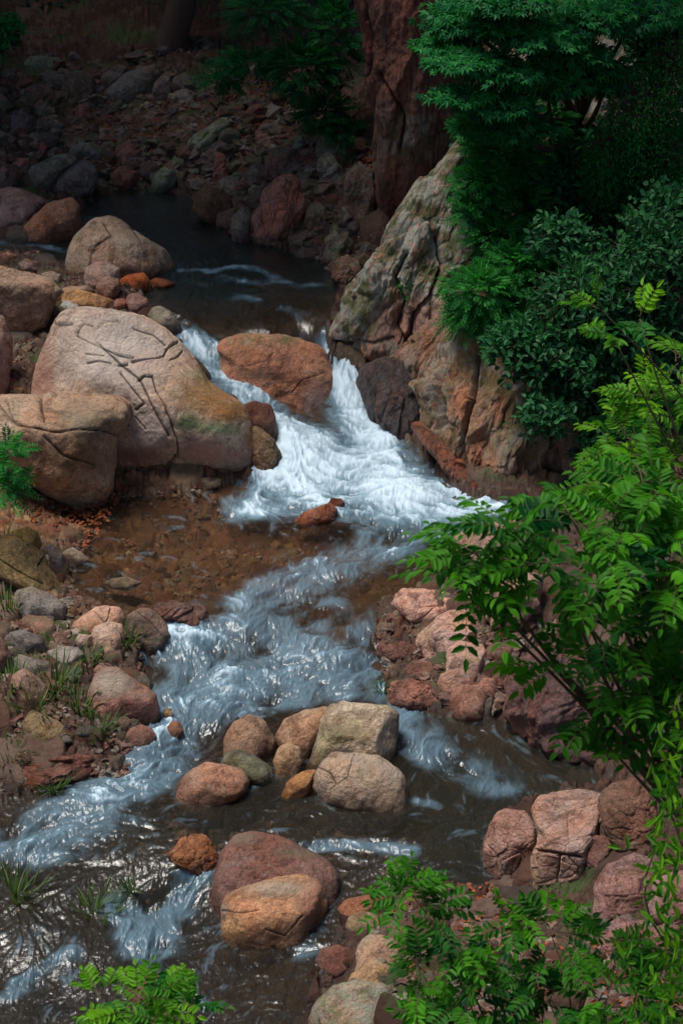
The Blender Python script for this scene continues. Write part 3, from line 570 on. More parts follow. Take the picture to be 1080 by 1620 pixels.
# stones in midstream
B('speckled brown boulder on the left of the midstream cluster', "351,1196 354,1168 369,1140 394,1130 420,1142 437,1174 434,1196 400,1208 365,1206", (.34, .23, .15), sub=6, facets=[(.7, -.7, .3, .8)])
B('long tan boulder lying behind the blocky one', "430,1166 452,1140 480,1126 518,1118 526,1130 500,1170 486,1196 455,1196", (.46, .31, .20), sub=6, vb=1200)
B('large blocky cream boulder at the top of the midstream cluster', "480,1205 486,1182 505,1145 522,1114 540,1107 570,1110 604,1115 637,1124 636,1150 630,1170 622,1200 600,1210 560,1206 510,1212", (.60, .49, .35), facets=[(.0, -.28, 1, .68), (-.15, -1, .12, .66), (1, -.35, .15, .74), (-1, -.3, .5, .9)], p=18, D=.42, nf=0, sub=7, vb=1222,
  spots=[(545, 1160, 50, 16, (.30, .28, .12), .6), (630, 1150, 12, 40, (.14, .12, .11), .7)])
B('small round tan boulder in the middle of the cluster', "432,1205 440,1184 456,1174 474,1182 479,1206 470,1224 452,1230 436,1222", (.44, .32, .19), sub=6)
B('broad smooth beige boulder at the front right of the cluster', "488,1245 494,1222 508,1202 524,1190 560,1187 596,1193 622,1208 644,1230 658,1254 656,1274 640,1284 600,1280 560,1272 510,1262", (.46, .36, .27), sub=7, D=.4, facets=[(-.1, -.1, 1, .85), (.0, -1, .35, .82)], cracks=[("500,1212 520,1222 530,1240", 2, .02), ("560,1192 548,1230 520,1250", 1.5, .01)])
B('green streaked flat rock under the speckled brown boulder', "352,1208 360,1192 376,1188 402,1196 430,1214 446,1236 425,1240 390,1234 365,1226", (.20, .20, .13), wetall=.3, sub=6, moss=.2)
B('orange slab between the round tan and smooth beige boulders', "440,1258 452,1238 480,1220 502,1216 500,1232 484,1254 460,1264", (.62, .30, .14), sub=6, D=.3)
B('pinkish brown boulder left of the midstream cluster', "276,1264 284,1240 305,1216 326,1205 352,1208 384,1215 398,1236 394,1250 356,1264 318,1276 290,1274", (.44, .28, .20), sub=7, facets=[(0, -1, .0, .75)])
B('rusty rough rock upstream of the dark maroon boulder', "254,1352 272,1342 285,1328 304,1319 325,1322 344,1338 354,1358 348,1380 318,1380 285,1368", (.42, .20, .09), wetall=.4, block=.06, sub=6)
B('dark maroon humped boulder in the lower stream', "331,1440 334,1405 342,1375 352,1345 368,1318 398,1311 435,1322 480,1342 518,1362 536,1390 534,1420 510,1445 440,1460 360,1462", (.24, .13, .105), sub=7, D=.4, nf=2, facets=[(.2, -.8, .6, .8)], vb=1440, spots=[(380, 1325, 40, 14, (.36, .28, .20), .7), (470, 1350, 50, 10, (.34, .30, .18), .6)])
B('orange pink oval boulder in front of the dark maroon one', "343,1462 348,1435 358,1417 378,1403 430,1390 486,1382 510,1392 521,1430 513,1464 486,1490 430,1500 385,1502 355,1486", (.62, .35, .20), sub=7, D=.42, vb=1500, nf=3, facets=[(0, -.3, 1, .80), (.1, -1, .2, .8)], cracks=[("350,1440 380,1445 410,1440", 2.5, .02), ("420,1470 450,1480 480,1450", 2, .02)],
  spots=[(440, 1405, 60, 14, (.66, .52, .38), .8), (495, 1430, 22, 40, (.48, .20, .14), .8), (400, 1485, 60, 14, (.34, .15, .07), .8), (352, 1440, 10, 14, (.52, .48, .42), .6)])
B('flat dark pink rock at the bottom of the stream', "190,1575 205,1548 235,1538 275,1538 302,1546 313,1572 304,1588 255,1592 210,1588", (.36, .22, .18), sub=6, D=.35)
B('small rounded rock in front of the flat dark pink one', "226,1610 236,1592 258,1587 282,1594 290,1610 270,1622 240,1622", (.36, .24, .19), sub=5)
B('low orange rock half under water at the right shore', "528,1438 545,1422 580,1416 620,1420 642,1438 622,1450 580,1456 545,1452", (.42, .19, .10), wetall=.3, sub=6, D=.35)
B('olive pebble boulder below the low orange rock', "546,1466 552,1450 572,1442 596,1450 618,1466 614,1478 585,1484 558,1480", (.34, .27, .17), sub=6)
B('angular buff boulder on the right shore near the bottom', "558,1532 562,1505 572,1486 584,1477 620,1486 656,1518 640,1534 600,1536", (.42, .33, .24), sub=6, p=14)
B('yellowish boulder between the buff and lichened ones', "542,1568 555,1540 578,1522 596,1512 620,1526 632,1552 600,1572", (.44, .32, .19), sub=6)
B('large boulder with grey green lichen at the bottom edge', "470,1690 480,1622 500,1590 530,1562 562,1551 610,1553 636,1574 650,1620 650,1690", (.40, .32, .24), moss=.7, sub=7, sink=.05, vb=1640)
B('wet purple stone left of the angular buff boulder', "498,1520 508,1500 535,1494 560,1502 562,1532 540,1542 512,1538", (.30, .17, .15), wetall=.6, sub=6)
# right shore
B('tall pinkish block at the left of the blocky group on the right shore', "764,1352 766,1322 780,1288 796,1276 832,1278 846,1300 850,1325 842,1370 826,1390 790,1380 768,1366", (.42, .29, .25), p=18, nf=0, D=.5, facets=[(.0, -.2, 1, .70), (.3, -1, .15, .66), (-1, -.5, .3, .75)], block=.05, blockf=2, sub=7, vb=1392)
B('largest flat topped pink block of the right shore', "836,1276 845,1252 885,1247 935,1251 966,1262 946,1290 944,1330 938,1370 918,1416 870,1408 842,1390 840,1350 848,1315", (.46, .33, .28), p=18, nf=0, D=.5, facets=[(-.05, -.25, 1, .62), (-.1, -1, .05, .62), (.9, -.6, .1, .8)], block=.05, blockf=2, sub=7, vb=1418, cracks=[("846,1345 880,1350 920,1356", 3, .06), ("885,1352 880,1405", 3, .04)])
B('small cracked pink block wedged right of the largest one', "920,1348 922,1326 950,1320 973,1326 966,1350 942,1375 924,1368", (.38, .22, .19), p=16, block=.05, vb=1390)
B('dark brown rock behind the largest pink block', "946,1262 968,1238 1005,1232 1036,1262 1040,1320 1010,1340 975,1328 952,1300", (.24, .14, .10), block=.05, vb=1360)
B('grey pink boulder lower right of the blocky group', "936,1436 940,1400 962,1366 1000,1349 1030,1356 1042,1390 1034,1432 1000,1450 960,1452", (.36, .23, .21), p=14, block=.03, sub=6, vb=1455)
B('purple block at the right edge of the picture near the bottom', "1024,1442 1034,1392 1060,1380 1110,1384 1130,1420 1110,1456 1060,1464", (.34, .21, .20), p=14, block=.04, vb=1466)
B('purple stone below the grey pink boulder', "948,1496 952,1468 975,1450 1012,1456 1022,1490 1000,1506 965,1508", (.34, .20, .19), p=14, block=.04)
B('dull brown stone at the lower right edge', "1012,1500 1016,1472 1050,1456 1090,1468 1100,1500 1060,1512", (.30, .19, .17), block=.04)
B('big boulder behind the overhanging leaves at the foot of the cliff', "690,878 696,858 712,844 750,834 792,824 850,820 884,836 880,868 850,886 800,895 752,910 706,906", (.40, .25, .19), sub=7, D=.4, block=.02, wetband=.1, facets=[(0, -.1, 1, .7)], p=12, vb=912)
B('square pink block on the right shore beneath the leaves', "702,1058 704,1026 728,1013 764,1017 774,1044 770,1068 738,1070", (.56, .38, .30), p=18, nf=1, facets=[(0, -.3, 1, .7), (-.3, -1, .2, .7), (1, -.5, .1, .8)], sub=6, vb=1078)
B('rounded brown pink boulder below the square block', "699,1112 706,1092 730,1080 762,1082 786,1096 789,1124 765,1136 730,1138 704,1128", (.38, .21, .15), sub=6, facets=[(0, -.2, 1, .8)])
B('low boulder between the square block and the brown pink one', "688,1084 696,1066 722,1058 754,1062 760,1078 735,1088 700,1098", (.42, .26, .20), sub=6, vb=1110)
B('small angular stone at the side of the brown pink boulder', "752,1086 764,1072 782,1072 792,1090 782,1104 768,1096", (.36, .20, .16), vb=1120, **ST)
B('flat wet ledge left of the brown pink boulder', "606,1092 622,1078 660,1076 694,1092 704,1112 680,1120 640,1116 612,1108", (.42, .20, .15), wetall=.35, block=.05, D=.35, sub=6)
B('fractured pink bedrock shelf at the upper right shore', "618,952 640,934 680,930 722,942 740,965 722,990 684,996 645,985 624,970", (.62, .40, .32), crag=.11, ribdir=(.7, .2, .35), blockf=3.2, sub=7, D=.4, p=14, facets=[(0, -.2, 1, .6)])
B('stepped pink bedrock below the upper shelf', "664,1026 672,1000 700,976 742,958 786,972 800,1005 788,1024 745,1020 708,1030 680,1046", (.62, .40, .33), crag=.11, ribdir=(.7, .2, .35), blockf=3, sub=7, D=.45, p=14, facets=[(0, -.2, 1, .6)])
B('thin wet ledge reaching into the rapids', "592,1034 606,1022 636,1014 668,1020 676,1038 650,1048 612,1046", (.36, .18, .14), wetall=.6, block=.05, D=.35, sub=6)
B('pink rock at the water between the two ledges', "636,1060 650,1048 676,1046 690,1060 676,1074 648,1074", (.40, .22, .17), wetall=.3, **ST)
B('pink slab above the stepped bedrock under the leaves', "730,945 750,915 800,905 850,915 860,960 820,985 780,975", (.46, .28, .22), crag=.11, ribdir=(.7, .2, .35), sub=6, vb=1010)
B('dark pink rock wall behind the leaves on the right shore', "780,1140 786,1080 810,1040 860,1010 930,1030 1010,1090 1030,1180 985,1205 900,1196 820,1165", (.19, .115, .105), mat=M_CRAG, crag=.11, ribdir=(.7, .2, .35), blockf=3, sub=7, D=.35, wetband=.12, rib=.05)
# cliffs
CR = dict(name='cliff', cat='cliff', mat=M_CRAG, sub=8, p=14)
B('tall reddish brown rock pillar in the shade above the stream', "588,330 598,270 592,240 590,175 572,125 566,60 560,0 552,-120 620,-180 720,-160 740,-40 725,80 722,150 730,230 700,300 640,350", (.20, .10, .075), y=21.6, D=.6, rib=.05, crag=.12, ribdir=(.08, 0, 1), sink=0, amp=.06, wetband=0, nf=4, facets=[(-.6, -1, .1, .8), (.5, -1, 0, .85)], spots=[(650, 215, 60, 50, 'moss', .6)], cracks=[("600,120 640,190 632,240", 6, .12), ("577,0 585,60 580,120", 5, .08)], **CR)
B('slanting outcrop of lichened granite where the stream narrows', "512,530 524,505 534,478 546,450 566,430 582,412 600,395 616,350 640,312 664,284 690,276 712,240 730,225 752,270 764,330 792,380 800,430 784,480 770,540 734,590 700,612 650,618 612,606 580,584 556,562 534,550", (.44, .29, .23), y=19.0, D=.36, crag=.16, rib=.03, ribdir=(.45, .3, 1), sink=.02, amp=.05, moss=1., wetband=.10, nf=6, facets=[(-.65, -.85, .35, .78), (.2, -1, .5, .85), (-.1, -1, .7, .8)],
  spots=[(590, 495, 40, 34, (.56, .29, .22), .9), (680, 320, 16, 45, (.30, .13, .10), .8), (655, 580, 46, 40, (.42, .18, .10), .85), (545, 545, 40, 20, (.20, .13, .11), .8)], cracks=[("560,540 590,545 620,535", 5, .14), ("640,400 622,440 640,480 625,520 648,560", 6, .12), ("690,370 700,420 680,470 655,500 640,570", 6, .14)], **CR)
B('ribbed rust and ochre cliff above the foam', "640,606 672,566 690,530 720,500 770,470 840,480 900,540 930,640 930,720 915,806 862,812 810,802 770,786 735,760 705,735 676,700 654,660", (.40, .22, .13), y=17.45, D=.33, rib=.07, crag=.15, ribdir=(.25, .1, 1), sink=.05, amp=.05, moss=.7, wetband=.12, nf=5, facets=[(-.5, -1, .3, .8)], spots=[(790, 590, 50, 60, (.52, .33, .13), .7), (680, 640, 22, 50, (.14, .11, .11), .7), (810, 690, 40, 40, (.40, .37, .18), .7)],
  cracks=[("700,560 690,620 704,680", 8, .2), ("765,520 752,600 730,700 735,750", 7, .16)], **CR)
B('steep brown crag joining the outcrop to the ribbed cliff', "600,600 630,560 668,520 700,470 740,430 800,420 850,470 850,560 800,620 740,660 690,660 640,640", (.34, .19, .13), y=18.3, D=.34, crag=.16, rib=.04, ribdir=(.5, .2, 1), sink=.1, moss=.6, wetband=.1, **{**CR, 'sub': 7})
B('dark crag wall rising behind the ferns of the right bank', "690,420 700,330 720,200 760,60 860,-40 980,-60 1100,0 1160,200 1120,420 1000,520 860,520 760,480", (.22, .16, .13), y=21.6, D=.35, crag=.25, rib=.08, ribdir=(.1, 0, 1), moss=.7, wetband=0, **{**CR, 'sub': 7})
B('dark wet rock at the foot of the outcrop beside the right fall', "560,606 570,582 598,568 636,572 660,600 672,640 676,690 654,708 624,698 596,668 576,640", (.19, .16, .16), y=17.95, D=.5, crag=.07, sink=.1, wetall=.7, **{**CR, 'sub': 7, 'name': 'boulder', 'cat': 'boulder'})
B('low rusty rocks between the foam and the ribbed cliff', "648,668 664,660 690,684 720,716 752,748 782,776 770,792 736,780 700,752 672,712 654,690", (.40, .18, .11), y=17.05, D=.4, crag=.09, sink=.1, wetall=.6, **{**CR, 'sub': 7, 'name': 'boulder', 'cat': 'boulder'})
B('small red rocks at the tip of the ribbed cliff in the foam', "716,760 738,748 770,762 800,786 792,806 760,806 730,792", (.36, .15, .10), y=16.75, D=.5, crag=.07, sink=.1, wetall=.6, **{**CR, 'sub': 6, 'name': 'boulder', 'cat': 'boulder'})
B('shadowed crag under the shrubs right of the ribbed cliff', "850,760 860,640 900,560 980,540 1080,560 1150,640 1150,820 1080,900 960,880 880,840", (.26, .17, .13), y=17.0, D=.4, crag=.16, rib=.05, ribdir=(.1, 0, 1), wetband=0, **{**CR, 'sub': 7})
B('dim weathered crag half hidden by ferns high on the right', "840,360 835,290 855,240 890,225 925,260 945,330 935,420 880,440", (.26, .22, .16), y=19.9, D=.4, crag=.12, moss=.9, wetband=0, **{**CR, 'sub': 7})
# loose stones: a few shapes, copied
def stone_mesh(seed):
    V, F = ico(5 if seed < 3 else 4); rs = np.random.default_rng(seed + 500); s = rs.uniform([.8, .6, .35], [1., .9, .65]); acc = (np.linalg.norm(V / s, axis=1)) ** 10
    for _ in range(9):
        nv = rs.normal(size=3); nv /= np.linalg.norm(nv); hh = np.linalg.norm(nv * s) * rs.uniform(.62, .9); acc = acc + (np.clip(V @ nv, 0, None) / hh) ** 10
    Q = V * (acc ** -.1)[:, None]; Q = Q + V * (.06 * fbm(Q + seed * 5, 2.2, 4, seed))[:, None]
    return Q, F
SM = [stone_mesh(i) for i in range(9)]; stone_src = []
def inpoly(u, v, P):
    c = False
    for (ax, ay), (bx, by) in zip(P, P[1:] + P[:1]):
        if (ay > v) != (by > v) and u < (bx - ax) * (v - ay) / (by - ay) + ax: c = not c
    return c
def scatter(zone, n, smin, smax, cols, label, group, water=False, name='stone', wetv=0., seed=1):
    rs = np.random.default_rng(seed); Z = pxs(zone); us = [a for a, b in Z]; vs = [b for a, b in Z]; k = 0; tries = 0
    while k < n and tries < n * 20:
        tries += 1; u = rs.uniform(min(us), max(us)); v = rs.uniform(min(vs), max(vs))
        if not inpoly(u, v, Z): continue
        p = hitf(u, v, ground)
        if not water and p[2] < zw(p[None, :2])[0] - .01: continue
        s = smin * (smax / smin) ** (rs.random() ** 1.6); q = int(rs.integers(0, 9)); key = (q, round(wetv, 1))
        src = next((o for kk, o in stone_src if kk == key), None)
        if src is None:
            V, F = SM[q]; mk_ = np.tile([wetv, .15, 0, 1], (len(V), 1))
            o = mk(name, V, F, M_ROCK, attrs={'mask': mk_, 'paint': np.zeros((len(V), 4))}); stone_src.append((key, o))
        else: o = src.copy(); COL.objects.link(o); o.name = name
        o.location = (p[0], p[1], p[2] + s * .12); o.scale = (s, s, s); o.rotation_euler = (rs.uniform(-.5, .5), rs.uniform(-.5, .5), rs.uniform(0, 6.28))
        c = np.array(cols[int(rs.integers(len(cols)))]) * rs.uniform(.75, 1.2); o.color = (*c, 1); props(o, label, 'stone', group); k += 1
REDS = [(.38, .16, .11), (.34, .19, .14), (.44, .22, .15), (.28, .16, .13), (.40, .28, .21)]
GREYS = [(.30, .26, .23), (.38, .24, .19), (.24, .21, .19), (.42, .30, .24), (.34, .19, .15)]
scatter("14,520 60,500 96,470 60,540 40,600 30,640 14,630", 22, .05, .12, REDS + [(.5, .3, .16)], 'small reddish pebble in the gap left of the carved slab', 'reddish pebbles beside the carved slab', seed=2)
scatter("0,400 60,410 110,455 200,470 240,500 210,440 120,430 60,400", 16, .05, .15, REDS, 'small reddish stone on the spit above the carved slab', 'stones on the spit above the carved slab', seed=3)
scatter("0,940 110,930 200,990 230,1060 240,1150 200,1200 0,1240", 40, .05, .14, GREYS, 'small loose stone among the boulders of the left bank', 'loose stones on the left bank', seed=4)
scatter("40,770 140,750 160,840 110,900 60,830", 20, .04, .11, REDS, 'small red stone on the litter beside the mid pool', 'small red stones beside the mid pool', seed=5)
scatter("0,180 150,170 330,190 330,290 150,300 0,290", 34, .07, .26, [(.24, .10, .08), (.20, .13, .11), (.28, .11, .08), (.16, .13, .12)], 'dim reddish stone strewn over the far slope', 'stones strewn over the far slope', seed=6)
scatter("330,200 560,200 590,420 540,430 440,390 370,370 330,300", 60, .08, .26, [(.22, .13, .11), (.26, .20, .16), (.30, .14, .10), (.24, .23, .19)], 'broken stone in the rubble behind the upper pool', 'rubble behind the upper pool', seed=7)
scatter("560,1420 700,1400 950,1430 1080,1500 1080,1620 640,1620 620,1500", 34, .06, .17, REDS + [(.36, .25, .2)], 'pink stone on the gravel of the lower right bank', 'pink stones on the lower right bank', seed=8)
scatter("610,930 760,930 860,1000 830,1120 700,1120 620,1050", 24, .05, .15, [(.42, .24, .18), (.48, .28, .22), (.36, .19, .14)], 'small pink stone among the ledges of the right shore', 'small stones among the right ledges', seed=9)
scatter("300,1290 560,1280 700,1320 560,1370 340,1320", 16, .07, .2, [(.42, .28, .16), (.34, .2, .12), (.4, .34, .22)], 'rounded stone lying under the water of the lower stream', 'stones under the water of the lower stream', water=True, wetv=1., seed=10)
scatter("90,1430 330,1440 520,1560 500,1620 60,1620", 16, .06, .17, [(.30, .18, .12), (.26, .17, .14), (.36, .22, .14)], 'brown stone under the dark water at the bottom left', 'brown stones under the dark water', water=True, wetv=1., seed=11)
scatter("110,800 330,790 480,830 420,930 220,950 120,900", 20, .05, .14, [(.36, .22, .12), (.40, .20, .10), (.3, .24, .16)], 'rusty stone on the bed of the mid pool', 'rusty stones on the mid pool bed', water=True, wetv=1., seed=12)

# gravel and broken stone nobody could count
def gravel(name, label, zones, mat, seed):
    rs = np.random.default_rng(seed); V0, F0 = ico(2); VV, FF, RR, n0 = [], [], [], 0
    for zone, n, smin, smax in zones:
        Z = [hitf(u, v, surf) for u, v in pxs(zone)]; xs = [c[0] for c in Z]; ys = [c[1] for c in Z]; ZW = [(c[0], c[1]) for c in Z]; pts = []
        while len(pts) < n:
            x, y = rs.uniform(min(xs), max(xs)), rs.uniform(min(ys), max(ys))
            if inpoly(x, y, ZW): pts.append((x, y))
        pts = np.array(pts); z = ground(pts); s = smin * (smax / smin) ** (rs.random(n) ** 2.2); M = len(pts)
        D = V0[None] * (1 + .28 * rs.normal(size=(M, len(V0), 1)).clip(-1.5, 1.5)); q = rs.normal(size=(M, 3, 3)); q, _ = np.linalg.qr(q); ax = rs.uniform(.45, 1, (M, 1, 3))
        P = np.einsum('mvi,mij->mvj', D * ax * s[:, None, None], q); P[:, :, 2] *= .75; P += np.c_[pts, z + s * .18][:, None]
        VV.append(P.reshape(-1, 3)); FF.append((F0[None] + (np.arange(M) * len(V0))[:, None, None] + n0).reshape(-1, 3)); RR.append(np.repeat(rs.random(M), len(V0))); n0 += M * len(V0)
    o = mk(name, np.concatenate(VV), np.concatenate(FF), mat, smooth=False, attrs={'rnd': np.concatenate(RR)}); props(o, label, 'gravel', kind='stuff'); return o
gravel('gravel', 'gravel and broken pebbles covering the stream banks', [("0,940 110,930 200,990 230,1060 240,1150 200,1220 0,1260", 3200, .012, .07), ("0,400 60,410 110,455 200,470 240,500 210,440 120,430 60,400", 700, .015, .07), ("10,480 60,470 96,470 60,540 40,600 30,640 0,640", 500, .015, .06),
  ("40,770 140,750 200,760 160,840 130,900 110,940 20,900", 1300, .012, .05), ("560,1420 700,1400 950,1430 1080,1500 1080,1620 640,1620 560,1520", 2600, .015, .08), ("600,930 760,930 900,1000 900,1140 700,1120 600,1050", 1700, .015, .08), ("100,800 330,760 480,830 400,930 220,950 120,900", 1500, .012, .06), ("330,1180 640,1240 700,1380 560,1420 200,1380 150,1300", 900, .015, .07)], M_RUBBLE, 21)
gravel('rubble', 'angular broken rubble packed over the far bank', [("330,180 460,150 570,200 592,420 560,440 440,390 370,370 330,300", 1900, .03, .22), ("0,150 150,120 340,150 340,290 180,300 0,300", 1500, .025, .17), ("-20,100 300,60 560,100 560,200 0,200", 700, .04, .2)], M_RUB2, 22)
# ------------------------------------------------------------------ stream water: one sheet following the falls
STROKES = [  # path downstream, radius, strength, both in photo pixels of 1080
 ("262,508 300,538 340,582 390,618 432,642 480,680 530,720 580,760", 17, 1.), ("380,625 430,660 470,700 460,740", 24, .95), ("528,540 545,580 562,640 585,700 620,750", 17, 1.1),
 ("555,600 575,650 600,700", 22, 1.), ("470,720 520,760 600,770 700,785 745,800", 42, 1.05), ("430,740 420,775 400,800", 28, .8), ("560,740 640,780 690,800", 45, 1.),
 ("640,800 680,835 620,862 560,876 500,900 440,940", 27, .62), ("380,808 450,800 560,812 620,815", 16, .7), ("620,830 560,905 480,930", 26, .4),
 ("410,950 400,1000 430,1040", 30, .42), ("500,940 520,1000 520,1040", 40, .30), ("238,1000 262,1008 300,1012 352,1005", 17, .95), ("250,1040 330,1050", 16, .7),
 ("620,1050 540,1042 470,1052 400,1075 320,1078", 15, .8), ("470,1030 450,1060 400,1085 330,1085", 24, .9), ("350,1060 290,1100 270,1150 240,1200 170,1250 100,1300 40,1335", 27, .85),
 ("330,1140 290,1200 220,1240", 20, .7), ("600,1075 520,1090 430,1105 350,1120", 24, .6), ("250,1110 262,1140 300,1165", 14, .6), ("640,1125 670,1180 730,1220 790,1245", 24, .42), ("650,1180 700,1200", 26, .3),
 ("650,1345 580,1333 500,1338 470,1350", 9, .75), ("660,1270 690,1275", 8, .5), ("320,1372 300,1395 285,1425 230,1435 190,1440", 13, .85), ("290,1410 270,1450 240,1500", 22, .7), ("200,1430 215,1470 225,1500", 20, .6),
 ("115,1508 70,1530 25,1555", 9, .75), ("60,1560 0,1580", 9, .4), ("490,1455 500,1475 470,1500", 12, .35), ("285,428 318,426", 4, .6), ("330,430 356,424 392,422 420,432 436,438", 5, .75), ("350,440 380,446 420,448", 8, .3), ("300,444 330,452 350,450", 6, .25), ("430,440 470,452 500,450", 7, .3), ("380,470 440,486 500,500", 10, .16),
 ("0,383 60,386 100,396", 5, .5), ("210,1300 130,1330 60,1350", 22, .35), ("560,1500 500,1500 440,1520", 10, .3), ("440,985 450,1015", 12, .5), ("570,1000 590,1030", 12, .45), ("100,1420 60,1470", 12, .2), ("300,1545 320,1590", 8, .3),
 ("510,505 522,525", 8, .2), ("600,1060 650,1075", 8, .3)]
FLOW = ["300,330 340,400 400,450 440,500 520,530", "350,420 450,450 500,500", "300,450 270,500 300,540", "120,850 250,870 380,880 470,920", "150,920 250,930 330,950 380,990",
 "620,1000 560,1030 480,1060", "700,1160 800,1200 900,1240 800,1290 700,1340", "700,1250 650,1310 540,1340 480,1360 380,1400", "560,1290 420,1300 300,1330 200,1350 80,1390",
 "300,1300 250,1350 200,1400 150,1450", "640,1380 560,1400 540,1440", "400,1500 350,1560 300,1640", "150,1500 80,1570 20,1640", "480,1540 430,1590 400,1640", "900,1160 800,1170 720,1200", "80,1360 40,1440 0,1500"]
def mkstroke(s):
    return np.array([first_water(*p)[:2] for p in pxs(s)])
yw = np.array(rowsy(7.8, 30, 1.7)); tw = np.arange(-.29, .24, .00056)
Yw, Tw = np.meshgrid(yw, tw, indexing='ij'); Xw = Yw * Tw; WXY = np.c_[Xw.ravel(), Yw.ravel()]
zz = zw(WXY)
mask = np.zeros(len(WXY)); fx = np.zeros(len(WXY)); fy = np.full(len(WXY), -.02)
NW = (len(yw), len(tw))
def seg_apply(pts, rad, stg, foam):
    global mask
    best = np.full(len(WXY), 1e9)
    for (ax, ay), (bx, by) in zip(pts[:-1], pts[1:]):
        dx, dy = bx - ax, by - ay; L = dx * dx + dy * dy + 1e-9
        cx, cy = (ax + bx) / 2, (ay + by) / 2; R = L ** .5 / 2 + rad * 4 + .1
        sel = np.nonzero((np.abs(WXY[:, 0] - cx) < R) & (np.abs(WXY[:, 1] - cy) < R))[0]
        if not len(sel): continue
        x = WXY[sel, 0]; y = WXY[sel, 1]
        t = np.clip(((x - ax) * dx + (y - ay) * dy) / L, 0, 1); d2 = (x - ax - t * dx) ** 2 + (y - ay - t * dy) ** 2
        best[sel] = np.minimum(best[sel], d2)
        g = np.exp(-d2 / (2 * (rad * 1.3) ** 2)) * stg + 1e-4; ll = L ** .5
        fx[sel] += g * dx / ll; fy[sel] += g * dy / ll
    if foam:
        f = stg * np.exp(-(best / (2 * rad ** 2)) ** 1.2); mask = 1 - (1 - np.clip(mask, 0, 1.2)) * (1 - np.clip(f, 0, .999)) if False else np.maximum(mask, 0) + f * (1 - .7 * np.clip(mask, 0, 1))
for s, r, g in STROKES:
    p = mkstroke(s); sc_ = np.mean(p[:, 1]) * 1.12 / FPX; seg_apply(p, r * sc_ * 1.25, g, True)
for s in FLOW: seg_apply(mkstroke(s), .45, .35, False)
mask = np.clip(mask, 0, 1.3)
fn = np.hypot(fx, fy) + 1e-6; fx /= fn; fy /= fn
P3w = np.c_[WXY, np.zeros(len(WXY))]
base1 = fbm(P3w, 16, 3, 90, .7); base2 = fbm(P3w, 5, 2, 95, .6); base3 = fbm(P3w, 42, 2, 97, .8)
dyr = np.gradient(yw)[:, None]; dt = tw[1] - tw[0]
def bil(A, i, j):
    i = np.clip(i, 0, NW[0] - 1.001); j = np.clip(j, 0, NW[1] - 1.001); a = i.astype(np.int32); b = j.astype(np.int32); p = (i - a).astype(np.float32); q = (j - b).astype(np.float32)
    return A[a, b] * (1 - p) * (1 - q) + A[a + 1, b] * p * (1 - q) + A[a, b + 1] * (1 - p) * q + A[a + 1, b + 1] * p * q
FX = fx.reshape(NW).astype(np.float32); FY = fy.reshape(NW).astype(np.float32)
# wander the flow so the streaks curl
wa = (fbm(P3w, 1.6, 3, 120) * 1.5 + fbm(P3w, 7, 3, 121) * 1.6).reshape(NW); FX, FY = FX * np.cos(wa) - FY * np.sin(wa), FX * np.sin(wa) + FY * np.cos(wa)
DJ = (FX / Yw - Xw * FY / Yw ** 2) / dt; DI = FY / dyr
DJ = DJ.astype(np.float32); DI = DI.astype(np.float32)
def lic(A, step, n):
    acc = A.copy(); I0, J0 = np.meshgrid(np.arange(NW[0], dtype=np.float32), np.arange(NW[1], dtype=np.float32), indexing='ij')
    for sg in (1, -1):
        I, J = I0.copy(), J0.copy()
        for q in range(n):
            a = bil(DI, I, J); b = bil(DJ, I, J); I = I + sg * step * a; J = J + sg * step * b; acc = acc + bil(A, I, J)
    acc = acc / (2 * n + 1); acc -= acc.mean(); return acc / acc.std()
L1 = lic(base3.reshape(NW).astype(np.float32), .012, 5); L2 = lic(base1.reshape(NW).astype(np.float32), .022, 5); L3 = lic(base2.reshape(NW).astype(np.float32), .05, 3)
raw = fbm(P3w + .03 * np.c_[L2.ravel(), L1.ravel(), L1.ravel() * 0], 34, 3, 98, .75); raw /= raw.std()
tex = (.45 * L1 + .42 * L2 + .28 * L3).ravel() + .24 * raw; clump = fbm(P3w, 2.6, 3, 130)
dsh = -shore_sd(WXY)
# froth caught where stones break the surface
col_ = np.zeros(NW, np.float32)
for Pr in COLLAR:
    ii = np.searchsorted(yw, Pr[:, 1]); jj = ((Pr[:, 0] / Pr[:, 1] - tw[0]) / dt).astype(int); ok = (ii > 0) & (ii < NW[0]) & (jj > 0) & (jj < NW[1]); col_[ii[ok], jj[ok]] = 1
def blur(A, r):
    for ax in (0, 1):
        c_ = np.cumsum(np.pad(A, [(r + 1, r) if a == ax else (0, 0) for a in (0, 1)]), axis=ax); A = (np.take(c_, np.arange(2 * r + 1, c_.shape[ax]), axis=ax) - np.take(c_, np.arange(0, c_.shape[ax] - 2 * r - 1), axis=ax)) / (2 * r + 1)
    return A
collar = np.clip(blur(blur(blur(col_, 1), 3), 4) * 3.2, 0, 1).ravel() * sstep(19.5, 18.5, WXY[:, 1])
m = mask
foam = sstep(.0, 1.25, m * (.98 - .34 * sstep(16.6, 15.2, WXY[:, 1])) + .12 * tex * np.clip(m * 2.2, 0, 1) + .42 * clump * np.clip(m * 2, 0, 1) - .10 - .3 * (WXY[:, 1] > 19.6) * sstep(.5, -.5, 1.6 * fbm(P3w, 9, 2, 133)) * m + .35 * collar * (.5 + .5 * np.clip(tex, -1, 1)))
foam = np.clip(foam * (.86 + .11 * tex) * .97, 0, 1)
brk = fbm(P3w, 6.5, 4, 137) + .25 * L3.ravel() + .10 * tex
foam = np.maximum(foam, (.34 + .07 * np.clip(tex, -1.5, 1.5)) * sstep(.06, .75, m * (1 + 1.1 * brk) + .16 * brk * (m > .01)))
